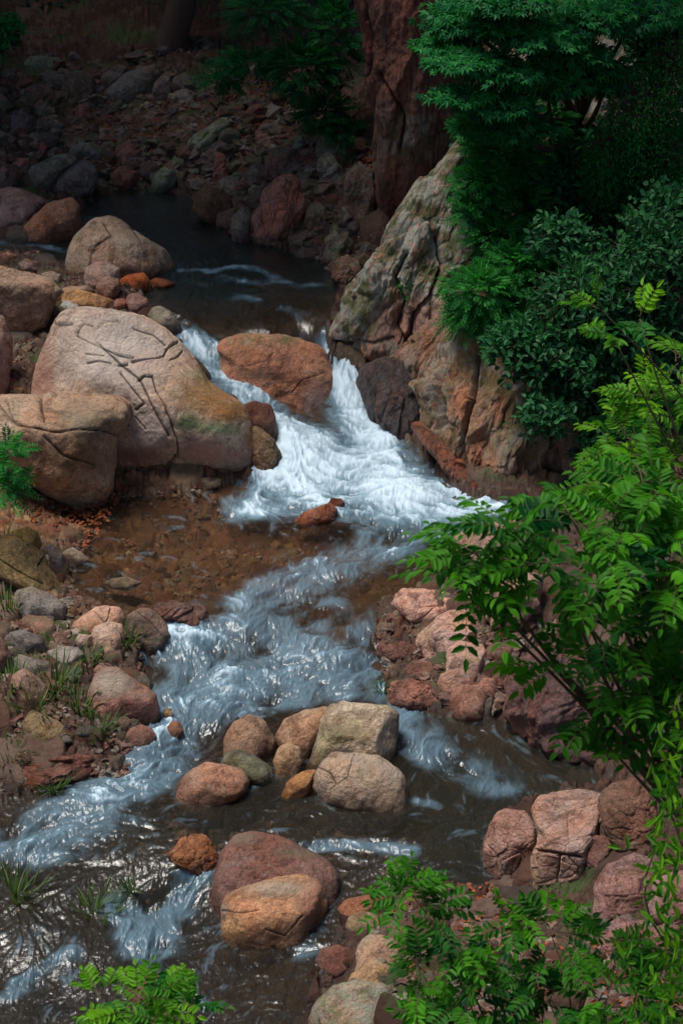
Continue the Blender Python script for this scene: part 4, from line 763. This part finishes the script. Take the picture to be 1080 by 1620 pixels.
streak = sstep(1.3, 2.8, (L1 + L2 + .4 * L3).ravel() * .75 + .9 * clump) * sstep(19, 18, WXY[:, 1]) * .20
foam = np.clip(np.maximum(foam, streak) + .25 * sstep(.8, 2.4, tex + 1.5 * clump) * sstep(.02, .3, m), 0, .97)
turb = np.clip(m, 0, 1)
ripple = .5 + .12 * tex * (.5 + .5 * np.clip(mask * 1.5, 0, 1))
calm = sstep(19.3, 20.5, WXY[:, 1])
relief = (.0036 + .011 * turb) * tex * (1 - .4 * calm) + turb * .05 * clump + .009 * fbm(P3w, 3.5, 2, 140) * (1 - .7 * calm) + .018 * (1 - calm) * sstep(.2, .7, mask) * L3.ravel()
# humps where the rapids pour over hidden rocks
murk = np.clip(.22 + .8 * sstep(19.2, 20.2, WXY[:, 1]) + .22 * sstep(12.9, 11.5, WXY[:, 1]) + .3 * sstep(.2, .8, WXY[:, 0]) * sstep(15, 13, WXY[:, 1]) - .35 * np.exp(-((WXY[:, 1] - 15.8) / 1.2) ** 2) * sstep(.6, -.4, WXY[:, 0]) + .15 * sstep(.3, 1.2, dsh) + .3 * turb, 0, 1)
wt = mk('stream_water', np.c_[WXY, zz + relief], gridfaces(*NW), M_WATER, attrs={'foam': foam, 'murk': murk, 'ripple': ripple})
props(wt, kind='structure')
# ------------------------------------------------------------------ plants
def nrm(A): return A / (np.linalg.norm(A, axis=-1, keepdims=True) + 1e-9)
T_LEAF = (np.array([(0, 0, 0), (.3, .5, .08), (.72, .40, .05), (1, 0, -.12), (.72, -.40, .05), (.3, -.5, .08)]), np.array([(0, 1, 2, 3), (0, 3, 4, 5)]))
def _maple():
    V, F = [], []
    for a, l in ((0, 1.), (42, .88), (-42, .88), (88, .62), (-88, .62)):
        a = math.radians(a); k = len(V)
        for da, r in ((0, 0), (.33, .52), (0, 1), (-.33, .52)): V.append((math.cos(a + da) * r * l + .12, math.sin(a + da) * r * l, .05 * (r == .52) - .14 * (r == 1)))
        F.append((k, k + 1, k + 2, k + 3))
    return np.array(V), np.array(F)
T_MAPLE = _maple()
class Leaves:
    def __init__(s): s.V, s.F, s.R, s.n = [], [], [], 0
    def add(s, P, D, N, L, W, rnd, tmpl=T_LEAF):
        P = np.asarray(P, float); D = nrm(D); B = nrm(np.cross(N, D)); N = np.cross(D, B); TV, TF = tmpl; M = len(P)
        L = np.broadcast_to(L, (M,)); W = np.broadcast_to(W, (M,)); rnd = np.broadcast_to(rnd, (M,))
        V = P[:, None] + TV[None, :, :1] * (D * L[:, None])[:, None] + TV[None, :, 1:2] * (B * W[:, None])[:, None] + TV[None, :, 2:] * (N * L[:, None])[:, None]
        s.V.append(V.reshape(-1, 3)); s.F.append((TF[None] + (np.arange(M) * len(TV))[:, None, None] + s.n).reshape(-1, TF.shape[1])); s.R.append(np.repeat(rnd, len(TV))); s.n += M * len(TV)
    def build(s, name, mat, parent=None):
        base = np.array(parent.location) if parent else np.zeros(3)
        return mk(name, np.concatenate(s.V) - base, np.concatenate(s.F), mat, parent, smooth=False, attrs={'rnd': np.clip(np.concatenate(s.R), 0, 1)})
class Tubes:
    def __init__(s): s.V, s.F, s.n = [], [], 0
    def add(s, pts, r0, r1, sides=5):
        pts = np.asarray(pts, float); n = len(pts); t = nrm(np.gradient(pts, axis=0)); a = nrm(np.cross(t, [.31, .2, .93])); b = np.cross(t, a)
        ph = np.linspace(0, 2 * np.pi, sides, endpoint=False); r = np.linspace(r0, r1, n)
        V = pts[:, None] + r[:, None, None] * (np.cos(ph)[None, :, None] * a[:, None] + np.sin(ph)[None, :, None] * b[:, None])
        i = np.arange(n * sides).reshape(n, sides); j = np.roll(i, -1, 1)
        s.V.append(V.reshape(-1, 3)); s.F.append(np.stack([i[:-1], j[:-1], j[1:], i[1:]], -1).reshape(-1, 4) + s.n); s.n += n * sides
    def build(s, name, mat, parent=None):
        base = np.array(parent.location) if parent else np.zeros(3)
        return mk(name, np.concatenate(s.V) - base, np.concatenate(s.F), mat, parent)
def at(u, v, y): d = ray(u, v); return CAM + d * (y / d[1])
def curve(a, b, rs, bend=.15, n=7, sag=0.):
    a = np.asarray(a, float); b = np.asarray(b, float); t = np.linspace(0, 1, n)[:, None]; L = np.linalg.norm(b - a)
    off = rs.normal(size=3) * bend * L; return a + (b - a) * t + off * (4 * t * (1 - t)) * .5 + np.array([0, 0, sag * L]) * np.sin(t * np.pi)
def pinnate(lv, P, D, N, L, pairs, ll, lw, rnd, rs, tb=None, droop=.25):
    """feather leaves: a midrib with pairs of leaflets and one at the tip"""
    P = np.asarray(P, float); D = nrm(D); B = nrm(np.cross(N, D)); N = np.cross(D, B)
    for k in range(pairs + 1):
        t = .22 + .78 * k / pairs; C = P + D * (L * t)[:, None] - np.array([0, 0, 1]) * (droop * L * t * t)[:, None]
        Dd = nrm(D - np.array([0, 0, 1]) * (2 * droop * t))
        sz = (.75 + .5 * math.sin(t * 2.6)) * rs.uniform(.85, 1.15, len(P))
        if k == pairs: lv.add(C, Dd, N, ll * sz, lw * sz, rnd + rs.normal(0, .06, len(P)))
        else:
            for sg in (1, -1):
                dd = Dd * rs.uniform(.3, .7, (len(P), 1)) + B * sg - N * rs.uniform(-.1, .35, (len(P), 1))
                lv.add(C, dd, N + B * sg * -.2 + rs.normal(0, .22, (len(P), 3)), ll * sz, lw * sz, rnd + rs.normal(0, .08, len(P)))
    if tb is not None:
        for i in range(len(P)):
            t = np.linspace(0, 1, 4)[:, None]; tb.add(P[i] + D[i] * L[i] * t - np.array([0, 0, 1]) * droop * L[i] * t * t, .0022, .001, 3)
def hemi(rs, n, up=.2):
    d = nrm(rs.normal(size=(n, 3))); d[:, 2] += up; return nrm(d)
def plant(name, label, cat, base, lumps, kind, mat, twigmat, seed, leaf=.07, wid=.5, rstem=.03, group=None, names=('stems', 'leaves'), stems=True, droop=.2, hue=0., twigs=True, mainbend=.18, stemfrom=None):
    """lumps: (u, v, ru, rv, y, depth, twigs) crown masses seen at that place in the distance y"""
    rs = np.random.default_rng(seed); base = np.asarray(base, float); e = empty(name, tuple(base)); props(e, label, cat, group)
    lv = Leaves(); tb = Tubes(); made = False
    mid = np.mean([at(a_[0], a_[1], a_[4]) for a_ in lumps], 0); hub = base * .45 + mid * .55
    if len(lumps) > 2: tb.add(curve(base, hub, rs, mainbend * .6, 8), rstem * 1.3, rstem * .8, 7)
    for (u, v, ru, rv, y, dep, n) in lumps:
        c = at(u, v, y); sc_ = np.linalg.norm(c - CAM) / FPX; rad = np.array([ru * sc_, dep, rv * sc_ * 1.05])
        st = curve(hub if len(lumps) > 2 else base, c, rs, mainbend, 8); tb.add(st, rstem * .6, rstem * .2, 6); made = True
        d = hemi(rs, n, .25); rr = rs.uniform(.45, 1.05, (n, 1)) ** .8; tip = c + d * rad * rr
        root = c + (tip - c) * .25 + rs.normal(0, .12, (n, 3)) * rad
        if twigs:
            for i in range(n if kind != 'fern' else 0):
                tb.add(curve(root[i], tip[i], rs, .12, 5), .0045 if y < 12 else .006, .0015, 4)
        out = nrm(tip - root + np.array([0, 0, .02])); hr = hue + .22 + .75 * (rr[:, 0] - .6) + rs.normal(0, .15, n) + .20 * d[:, 2]
        if kind == 'pinnate':
            for k in range(3):
                q = root + (tip - root) * (1 - .33 * k * rs.uniform(.7, 1.1, (n, 1))); D = out + rs.normal(0, .55, (n, 3)) * (k > 0) ; D[:, 2] *= .5; N = np.array([0, -.35, 1.]) + rs.normal(0, .35, (n, 3))
                pinnate(lv, q, D, N, rs.uniform(.75, 1.25, n) * leaf * 3.6, 5, leaf, leaf * wid, hr - .12 * k, rs, tb if y < 12 else None, droop)
        elif kind == 'broad':
            for k in range(9):
                q = root + (tip - root) * (1 - .09 * k) + rs.normal(0, .35 * leaf, (n, 3)); D = out * .5 + nrm(rs.normal(size=(n, 3))); D[:, 2] -= .15; N = np.array([0, -.55, 1.]) + rs.normal(0, .5, (n, 3))
                lv.add(q, D, N, leaf * rs.uniform(.6, 1.25, n), leaf * wid * rs.uniform(.8, 1.1, n), hr + rs.normal(0, .14, n))
        elif kind == 'maple':
            for k in range(8):
                q = root + (tip - root) * (1 - .11 * k) + rs.normal(0, 1., (n, 3)) * np.array([.8, .8, .12]) * leaf; D = out * .6 + rs.normal(0, .5, (n, 3)) - np.array([0, .3, .35]); N = np.array([0, -.6, 1.]) + rs.normal(0, .25, (n, 3))
                lv.add(q, D, N, leaf * rs.uniform(.6, 1.15, n), leaf * rs.uniform(.6, 1.15, n), hr + rs.normal(0, .1, n), T_MAPLE)
        elif kind == 'fern':
            D = d * np.array([1, 1, .6]) + np.array([0, -.5, .15]); N = np.array([0, -.4, 1.]) + rs.normal(0, .3, (n, 3))
            pinnate(lv, tip - nrm(D) * leaf * 3, D, N, rs.uniform(.6, 1.3, n) * leaf * 7, 9, leaf, leaf * wid, hr, rs, None, droop)
        elif kind == 'hang':
            for k in range(14):
                q = tip - np.array([0, 0, 1]) * leaf * 1.3 * k * rs.uniform(.6, 1.2, (n, 1)) + rs.normal(0, .6 * leaf, (n, 3)); D = rs.normal(size=(n, 3)) * .6 - np.array([0, .2, .8]); N = np.array([0, -.9, .5]) + rs.normal(0, .4, (n, 3))
                lv.add(q, D, N, leaf * rs.uniform(.6, 1.2, n), leaf * wid, hr - .02 * k + rs.normal(0, .1, n))
    tb.build(names[0], twigmat, e); lv.build(names[1], mat, e); return e
def gpt(x, y, dz=-.05): p = np.array([[x, y]]); return (x, y, float(ground(p)[0]) + dz)
# foreground trees and shrubs
plant('tree', 'leafy tree with feathered bright green leaves leaning in from the right edge', 'tree', gpt(2.7, 8.0), [
(750, 872, 40, 16, 7.6, .12, 5), (728, 905, 26, 10, 7.6, .1, 3), (810, 835, 36, 18, 7.5, .15, 5), (790, 940, 30, 18, 7.6, .15, 4), (870, 880, 46, 34, 7.6, .3, 7), (935, 1000, 44, 40, 7.7, .4, 7),
    (900, 810, 36, 20, 7.8, .2, 5), (970, 850, 55, 50, 7.8, .4, 11), (1040, 910, 60, 80, 7.9, .5, 24), (1010, 1080, 55, 40, 7.7, .4, 12), (1065, 1150, 36, 60, 7.6, .4, 12), (975, 1195, 20, 16, 7.5, .12, 2),
    (970, 1130, 30, 20, 7.5, .2, 4), (1030, 770, 50, 36, 8.2, .4, 12), (1085, 1020, 40, 110, 8., .5, 18), (885, 1060, 24, 20, 7.6, .12, 3), (735, 935, 14, 8, 7.6, .06, 2)],
    'pinnate', M_LIME2, M_TWIG, 3, leaf=.062, wid=.40, rstem=.028, names=('trunk', 'crown'), hue=.2, mainbend=.05)
plant('tree', 'lime green young tree with small fine leaves rising behind the feathered one', 'tree', gpt(3.6, 9.6), [
    (985, 700, 50, 36, 9.4, .4, 14), (1050, 660, 40, 46, 9.6, .4, 18), (1075, 580, 30, 30, 9.8, .3, 8), (950, 755, 36, 20, 9.3, .3, 6), (970, 535, 20, 8, 9.2, .1, 2), (950, 490, 10, 5, 9.2, .06, 1), (1010, 505, 16, 8, 9.3, .1, 2), (1020, 630, 30, 20, 9.5, .3, 5), (1070, 760, 50, 40, 9.6, .4, 10)],
    'pinnate', M_LIME, M_TWIG, 4, leaf=.052, wid=.34, rstem=.022, names=('trunk', 'crown'), hue=.15)
plant('shrub', 'shrub of feathered green leaves in front of the lower right bank', 'shrub', gpt(.95, 6.6), [
    (645, 1408, 28, 14, 7.2, .14, 5), (672, 1450, 26, 18, 7.2, .2, 4), (720, 1480, 26, 16, 7.2, .2, 4), (670, 1545, 36, 24, 7.1, .25, 6), (740, 1575, 50, 36, 7.0, .3, 10), (800, 1445, 36, 10, 7.3, .2, 4), (870, 1475, 50, 16, 7.3, .25, 7),
    (860, 1570, 60, 44, 7.1, .35, 12), (960, 1580, 60, 44, 7.1, .35, 12), (700, 1630, 60, 26, 6.9, .3, 8), (860, 1640, 70, 30, 6.9, .3, 10), (950, 1500, 30, 14, 7.3, .2, 3), (1045, 1570, 50, 44, 7.2, .35, 9)],
    'pinnate', M_LIME2, M_TWIG, 5, leaf=.046, wid=.40, rstem=.014, hue=.1)
plant('shrub', 'shrub with long narrow yellow green leaves hanging at the lower right edge', 'shrub', gpt(2.35, 7.2), [
    (1072, 1130, 20, 44, 6.9, .15, 7), (1062, 1290, 28, 46, 6.8, .2, 8), (1085, 1210, 20, 50, 6.9, .2, 6), (1035, 1345, 16, 10, 6.8, .1, 2)],
    'hang', M_LIME, M_TWIG, 6, leaf=.085, wid=.22, rstem=.012, hue=.15)
plant('shrub', 'tips of a small green shrub poking up at the bottom edge', 'shrub', gpt(-.75, 6.5), [
    (165, 1578, 26, 12, 7.2, .1, 4), (225, 1598, 46, 22, 7.1, .15, 9), (290, 1602, 34, 18, 7.1, .15, 6), (240, 1640, 80, 30, 7.0, .2, 12)], 'pinnate', M_LIME, M_TWIG, 7, leaf=.045, wid=.42, rstem=.01)
plant('shrub', 'drooping evergreen shrub at the left edge beside the flat topped boulder', 'shrub', gpt(-3.35, 14.6), [
    (10, 725, 40, 34, 15.0, .35, 46), (0, 775, 46, 34, 14.8, .35, 46), (-40, 740, 50, 60, 15., .4, 40)], 'fern', M_FERN, M_TWIG, 8, leaf=.035, wid=.35, rstem=.015, hue=.1)
# right bank
plant('shrub', 'dense dark glossy leaved shrub covering the crag on the right', 'shrub', at(960, 640, 18.6), [
    (850, 560, 80, 60, 16.9, .5, 198), (930, 470, 100, 70, 17.1, .6, 303), (1030, 420, 90, 90, 17.4, .7, 303), (1060, 330, 60, 40, 17.8, .5, 105), (830, 620, 60, 36, 17.4, .35, 96), (930, 600, 90, 80, 16.9, .5, 264), (1020, 560, 90, 90, 17.1, .6, 264),
    (860, 660, 46, 30, 16.4, .3, 66), (890, 380, 60, 40, 17.6, .4, 105), (800, 540, 40, 24, 16.9, .3, 57), (960, 700, 70, 60, 16.6, .4, 118), (1050, 690, 60, 80, 16.8, .5, 118)], 'broad', M_DARK, M_BARK, 9, leaf=.085, wid=.5, rstem=.02, hue=.2)
plant('fern', 'bright green ferny shrub spilling over the ribbed cliff', 'fern', at(790, 450, 19.0), [
    (760, 465, 57, 39, 17.6, .35, 306), (820, 430, 57, 44, 17.9, .35, 270), (735, 500, 34, 26, 17.6, .25, 108), (860, 400, 46, 26, 18.1, .3, 126), (790, 500, 41, 28, 17.6, .3, 108)], 'fern', M_FERN, M_BARK, 10, leaf=.030, wid=.35, rstem=.012, hue=.1, names=('stems', 'fronds'))
plant('fern', 'dim curtain of ferns hanging above the lichened outcrop', 'fern', at(790, 300, 20.6), [(760, 300, 40, 44, 18.7, .35, 240), (820, 330, 50, 44, 18.9, .4, 260), (752, 235, 22, 30, 19., .3, 90), (800, 250, 60, 40, 19.2, .4, 260), (870, 330, 50, 30, 19.2, .4, 180), (790, 375, 50, 26, 18.4, .3, 170), (900, 270, 60, 40, 19.5, .4, 160), (840, 200, 60, 40, 19.3, .4, 170), (740, 340, 22, 30, 18.5, .2, 70)], 'fern', M_FERN, M_BARK, 11, leaf=.032, wid=.4, rstem=.012, hue=.0, names=('stems', 'fronds'))
plant('tree', 'maple branches with layered teal green leaves beside the tall rock pillar', 'tree', at(1010, 290, 21.3), [
    (735, 98, 50, 10, 18.3, .35, 80), (800, 112, 60, 14, 18.4, .4, 90), (730, 152, 40, 8, 18.2, .3, 50), (790, 165, 54, 12, 18.3, .35, 80), (850, 60, 60, 16, 18.5, .4, 110), (790, 40, 60, 14, 18.6, .4, 100), (870, 130, 56, 20, 18.6, .4, 100), (720, 30, 46, 22, 18.9, .4, 90),
    (930, 30, 80, 26, 18.8, .5, 130), (900, 85, 60, 16, 18.7, .4, 90), (820, 205, 50, 14, 18.5, .3, 60), (760, 200, 40, 12, 18.6, .3, 50), (800, 0, 100, 16, 18.5, .5, 120), (1010, 20, 80, 30, 19., .5, 120), (700, 75, 30, 12, 18.8, .3, 40), (960, 120, 50, 26, 18.9, .4, 80)],
    'maple', M_TEAL, M_BARK, 12, leaf=.10, rstem=.07, names=('trunk', 'crown'), hue=.12)
plant('creeper', 'creeper with tiny leaves hanging down the dark upper right corner', 'creeper', at(1030, 60, 19.6), [
    (1010, 170, 60, 60, 18.6, .4, 234), (960, 230, 40, 40, 18.6, .35, 156), (1060, 110, 40, 60, 18.8, .4, 182), (1040, 240, 50, 40, 18.6, .4, 156)], 'hang', M_FERN, M_BARK, 13, leaf=.045, wid=.3, rstem=.012, hue=0.)
plant('shrub', 'dark green shrub in the shade left of the tall rock pillar', 'shrub', at(490, 190, 26.), [
    (480, 110, 60, 40, 23.4, .6, 190), (420, 15, 60, 24, 23.6, .5, 120), (530, 60, 40, 60, 23.6, .5, 140), (510, 180, 36, 30, 23.4, .4, 110), (400, 100, 50, 16, 23.6, .4, 90), (350, 125, 30, 12, 23.8, .3, 40), (540, 210, 24, 24, 23.2, .3, 50)], 'fern', M_TEAL, M_BARK, 14, leaf=.045, wid=.4, rstem=.02, hue=-.05)
plant('shrub', 'small green shrub at the top left edge above the dark stack of rocks', 'shrub', at(0, 110, 25.5), [(5, 50, 32, 22, 25.0, .35, 60), (-20, 75, 40, 22, 25., .35, 40)], 'broad', M_TEAL, M_BARK, 15, leaf=.09, rstem=.015, hue=.05)
plant('shrub', 'low bushy plant rooted in a cleft of the lichened outcrop', 'shrub', at(645, 480, 18.9), [(645, 448, 24, 22, 18.55, .18, 60)], 'broad', M_FERN, M_BARK, 16, leaf=.045, rstem=.008, hue=-.05)
plant('fern', 'small fern on top of the ribbed cliff under the dark shrub', 'fern', at(790, 545, 18.2), [(770, 520, 34, 16, 17.9, .2, 40)], 'fern', M_FERN, M_BARK, 17, leaf=.028, wid=.4, rstem=.008, hue=.2, names=('stems', 'fronds'))
plant('shrub', 'small leafy plant hanging over the lower ribbed cliff', 'shrub', at(830, 700, 17.5), [(815, 660, 30, 24, 17.1, .2, 40), (850, 700, 34, 30, 17.1, .25, 46)], 'broad', M_DARK, M_BARK, 18, leaf=.06, rstem=.008)
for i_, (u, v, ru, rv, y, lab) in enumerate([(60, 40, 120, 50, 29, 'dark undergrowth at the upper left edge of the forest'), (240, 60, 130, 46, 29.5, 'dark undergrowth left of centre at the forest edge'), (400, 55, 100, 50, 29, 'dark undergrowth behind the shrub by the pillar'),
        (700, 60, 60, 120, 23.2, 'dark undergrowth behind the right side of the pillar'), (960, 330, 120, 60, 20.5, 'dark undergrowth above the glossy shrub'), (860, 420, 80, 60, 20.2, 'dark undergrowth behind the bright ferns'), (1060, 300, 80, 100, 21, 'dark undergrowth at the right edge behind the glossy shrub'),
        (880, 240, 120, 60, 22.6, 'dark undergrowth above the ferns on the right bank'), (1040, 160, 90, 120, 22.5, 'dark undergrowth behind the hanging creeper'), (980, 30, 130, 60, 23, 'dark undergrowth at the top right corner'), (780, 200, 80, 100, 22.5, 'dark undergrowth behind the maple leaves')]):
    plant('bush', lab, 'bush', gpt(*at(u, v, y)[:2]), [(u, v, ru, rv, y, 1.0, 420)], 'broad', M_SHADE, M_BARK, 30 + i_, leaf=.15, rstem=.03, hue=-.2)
for i_, (u, v, ru, rv, y, n, lab) in enumerate([(940, 250, 90, 50, 19.5, 420, 'leafy bush between the maple and the glossy shrub'), (1050, 260, 70, 60, 19.3, 420, 'leafy bush under the creeper at the right edge'), (880, 300, 70, 50, 19.3, 300, 'leafy bush beside the dim fern curtain'), (1050, 60, 80, 70, 19.8, 420, 'leafy bush in the upper right corner behind the creeper'),
        (780, 240, 70, 50, 19.9, 320, 'leafy bush under the maple branches'), (1040, 740, 80, 90, 16.9, 420, 'dusky bush at the right edge behind the lime green tree'), (960, 800, 80, 60, 16.4, 320, 'dusky bush at the foot of the shadowed crag'), (960, 930, 90, 70, 15.2, 300, 'dusky bush behind the feathered tree on the right shore'), (1060, 1080, 60, 90, 14.0, 300, 'dusky bush at the right edge behind the hanging leaves')]):
    plant('bush', lab, 'bush', gpt(*at(u, v, y + .5)[:2]), [(u, v, ru, rv, y, .6, n)], 'broad', M_MID, M_BARK, 50 + i_, leaf=.09, rstem=.015, hue=.0)
# forest trees, crowns out of view, added for shade and dark water reflections
def shade_tree(x, y, zc, r, rz, label, seed, n=2600, lean=(0, 0)):
    rs = np.random.default_rng(seed); b = gpt(x, y, -.2); e = empty('shade_tree', b); props(e, label, 'tree', 'trees added to shade the gorge')
    tb = Tubes(); top = np.array([x + lean[0] + rs.normal(0, .5), y + lean[1] + rs.normal(0, .5), zc]); tb.add(curve(b, top, rs, .05, 10), .22, .10, 10)
    for k in range(9):
        d = hemi(rs, 1, .3)[0]; tb.add(curve(b + (top - np.array(b)) * rs.uniform(.6, .95), top + d * np.array([r, r, rz]) * .8, rs, .12, 6), .07, .015, 6)
    tb.build('trunk', M_BARK, e); lv = Leaves(); K = 46; cc = top + hemi(rs, K, .1) * np.array([r, r, rz]) * rs.uniform(.3, .95, (K, 1)); q = cc[rs.integers(0, K, n)] + rs.normal(0, 1, (n, 3)) * np.array([.55, .55, .35])
    lv.add(q, rs.normal(size=(n, 3)) * np.array([1, 1, .4]), np.array([0, 0, 1.]) + rs.normal(0, .45, (n, 3)), rs.uniform(.22, .42, n), rs.uniform(.14, .26, n), rs.uniform(.1, .8, n)); lv.build('crown', M_SHADE, e)
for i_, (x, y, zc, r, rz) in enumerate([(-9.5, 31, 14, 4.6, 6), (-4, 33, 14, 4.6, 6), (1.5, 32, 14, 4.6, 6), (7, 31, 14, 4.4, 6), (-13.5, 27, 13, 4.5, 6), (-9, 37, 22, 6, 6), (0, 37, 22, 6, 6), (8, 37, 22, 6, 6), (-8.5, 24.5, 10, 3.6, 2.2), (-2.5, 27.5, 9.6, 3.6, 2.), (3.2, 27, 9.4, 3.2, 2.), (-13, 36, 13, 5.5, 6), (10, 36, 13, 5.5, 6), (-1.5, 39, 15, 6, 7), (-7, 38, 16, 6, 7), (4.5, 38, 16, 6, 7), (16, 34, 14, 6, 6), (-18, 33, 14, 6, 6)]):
    shade_tree(x, y, zc, r, rz, 'dark forest tree, crown out of view, added to shade the far bank', 60 + i_, 2600 if rz < 5 else 5200)
for i_, (x, y, zc, r, rz, ln) in enumerate([(7., 23.5, 10.5, 3.0, 1.6, (-4.2, -2.)), (7.5, 21., 10.2, 2.8, 1.6, (-4.2, -2.6)), (-5.5, 29, 11, 2.6, 1.6, (2.6, -6.))]):
    shade_tree(x, y, zc, r, rz, 'leaning tree, crown out of view, added to shade the gorge', 90 + i_, 2600, ln)  # leaning crowns added out of view to shade the right bank and pillar
# grass
def tuft(u, v, n, ln, label, seed, spread=.12, name='grass_tuft', group=None, y=None, droop=1.):
    rs = np.random.default_rng(seed); c = hitf(u, v, surf) if y is None else at(u, v, y); e = empty(name, tuple(c)); props(e, label, 'grass tuft', group)
    a = rs.uniform(0, 6.28, n); d = np.c_[np.cos(a), np.sin(a)]; ro = c + np.c_[d * rs.uniform(0, spread, (n, 1)), np.full(n, -.02)]
    L = ln * rs.uniform(.5, 1.2, n); lean = rs.uniform(.15, .9, n) * droop; V = []; F = []; R = []; w_ = np.clip(ln * .03, .003, .008); S = 6
    t = np.linspace(0, 1, S)
    for i in range(n):
        b = np.array([-d[i, 1], d[i, 0], 0]); x = ro[i] + np.c_[np.outer(t * lean[i] * L[i], d[i]), L[i] * (t - lean[i] * .55 * t * t)]
        ww = w_ * (1 - t ** 2)[:, None] + .0006; k = len(V) * 2 * S; V.append(np.concatenate([x - b * ww, x + b * ww])); j = np.arange(S - 1); F.append(np.stack([j, j + 1, j + 1 + S, j + S], -1) + k); R.append(np.full(2 * S, rs.uniform(0, 1)))
    mk('blades', np.concatenate(V) - c, np.concatenate(F), M_GRASS, e, smooth=False, attrs={'rnd': np.concatenate(R)}); return e
for i_, (u, v, n, ln, lab, sp) in enumerate([(205, 1020, 60, .26, 'grass tuft beside the rounded pale boulder', .1), (140, 1050, 40, .24, 'grass tuft beside the blue green stone', .12), (90, 1090, 60, .30, 'tall grass tuft at the foot of the dead stick', .16), (125, 1120, 60, .28, 'long grass tuft touching the rose boulder', .14),
        (10, 970, 60, .28, 'grass tuft at the left edge near the grey boulder', .12), (18, 1090, 60, .26, 'grass tuft at the left edge below the cobbles', .14), (150, 1160, 60, .22, 'straw coloured grass clump under the rose boulder', .16), (85, 1250, 60, .18, 'green tuft growing on the flat red ledge', .08), (20, 1205, 60, .24, 'grass tuft at the left end of the red ledge', .14),
        (25, 1415, 70, .22, 'broad grass clump standing in dark water at the left edge', .22), (150, 1440, 60, .17, 'grass clump on a wet stone in the dark water', .18), (205, 1408, 40, .14, 'tiny bright tuft beside the lower cascade', .05), (606, 1092, 40, .16, 'pale tuft on the wet ledge of the right shore', .05), (8, 860, 30, .2, 'short grass above the olive boulder', .1),
        (60, 1130, 50, .26, 'grass tuft between the brown boulders on the left', .12)]):
    tuft(u, v, n, ln, lab, 80 + i_, sp)
tuft(718, 540, 50, .42, 'long bright grass drooping from the cliff cleft under the ferns', 120, .12, y=18.1, droop=1.4)
tuft(632, 540, 20, .16, 'small bright tuft in a cleft of the outcrop', 121, .04, y=18.6)
# dead stick
tb = Tubes(); p0 = hitf(61, 1124, surf); p1 = hitf(82, 1100, surf) + np.array([0, 0, .12]); p2 = at(81, 1060, p1[1] + .02); p3 = at(83, 1036, p1[1] + .03)
tb.add(np.array([p0, (p0 + p1) / 2 + [0.01, 0, .01], p1, p2, p3]), .008, .005, 6); k_ = tb.build('dead_stick', M_STICK); props(k_, 'bare reddish stick bent upright among the left bank grass', 'stick')
# leaf litter
rs = np.random.default_rng(9); lv = Leaves()
def litter(zone, n, sz):
    Z = pxs(zone); us = [a for a, b in Z]; vs = [b for a, b in Z]; pts = []
    c4 = [hitf(u, v, ground) for u, v in Z]; xs = [c[0] for c in c4]; ys = [c[1] for c in c4]; ZW = [(c[0], c[1]) for c in c4]
    while len(pts) < n:
        x, y = rs.uniform(min(xs), max(xs)), rs.uniform(min(ys), max(ys))
        if inpoly(x, y, ZW): pts.append((x, y))
    pts = np.array(pts); z = np.maximum(ground(pts), zw(pts)) + .045; P = np.c_[pts, z]
    lv.add(P, rs.normal(size=(n, 3)) * np.array([1, 1, .25]), np.array([0, -.2, 1.]) + rs.normal(0, .4, (n, 3)), sz * rs.uniform(.6, 1.3, n), sz * .6, rs.random(n))
litter("110,190 330,150 430,130 480,170 330,270 230,300 120,270", 1500, .06); litter("50,790 150,760 200,775 140,880 100,860 50,830", 500, .04); litter("560,1440 780,1400 1000,1500 1080,1600 700,1620", 500, .04); litter("330,200 560,180 600,300 450,300", 1200, .08)
o_ = lv.build('leaf_litter', M_LITTER); props(o_, 'fallen red brown leaves strewn over both banks', 'leaf litter', kind='stuff')
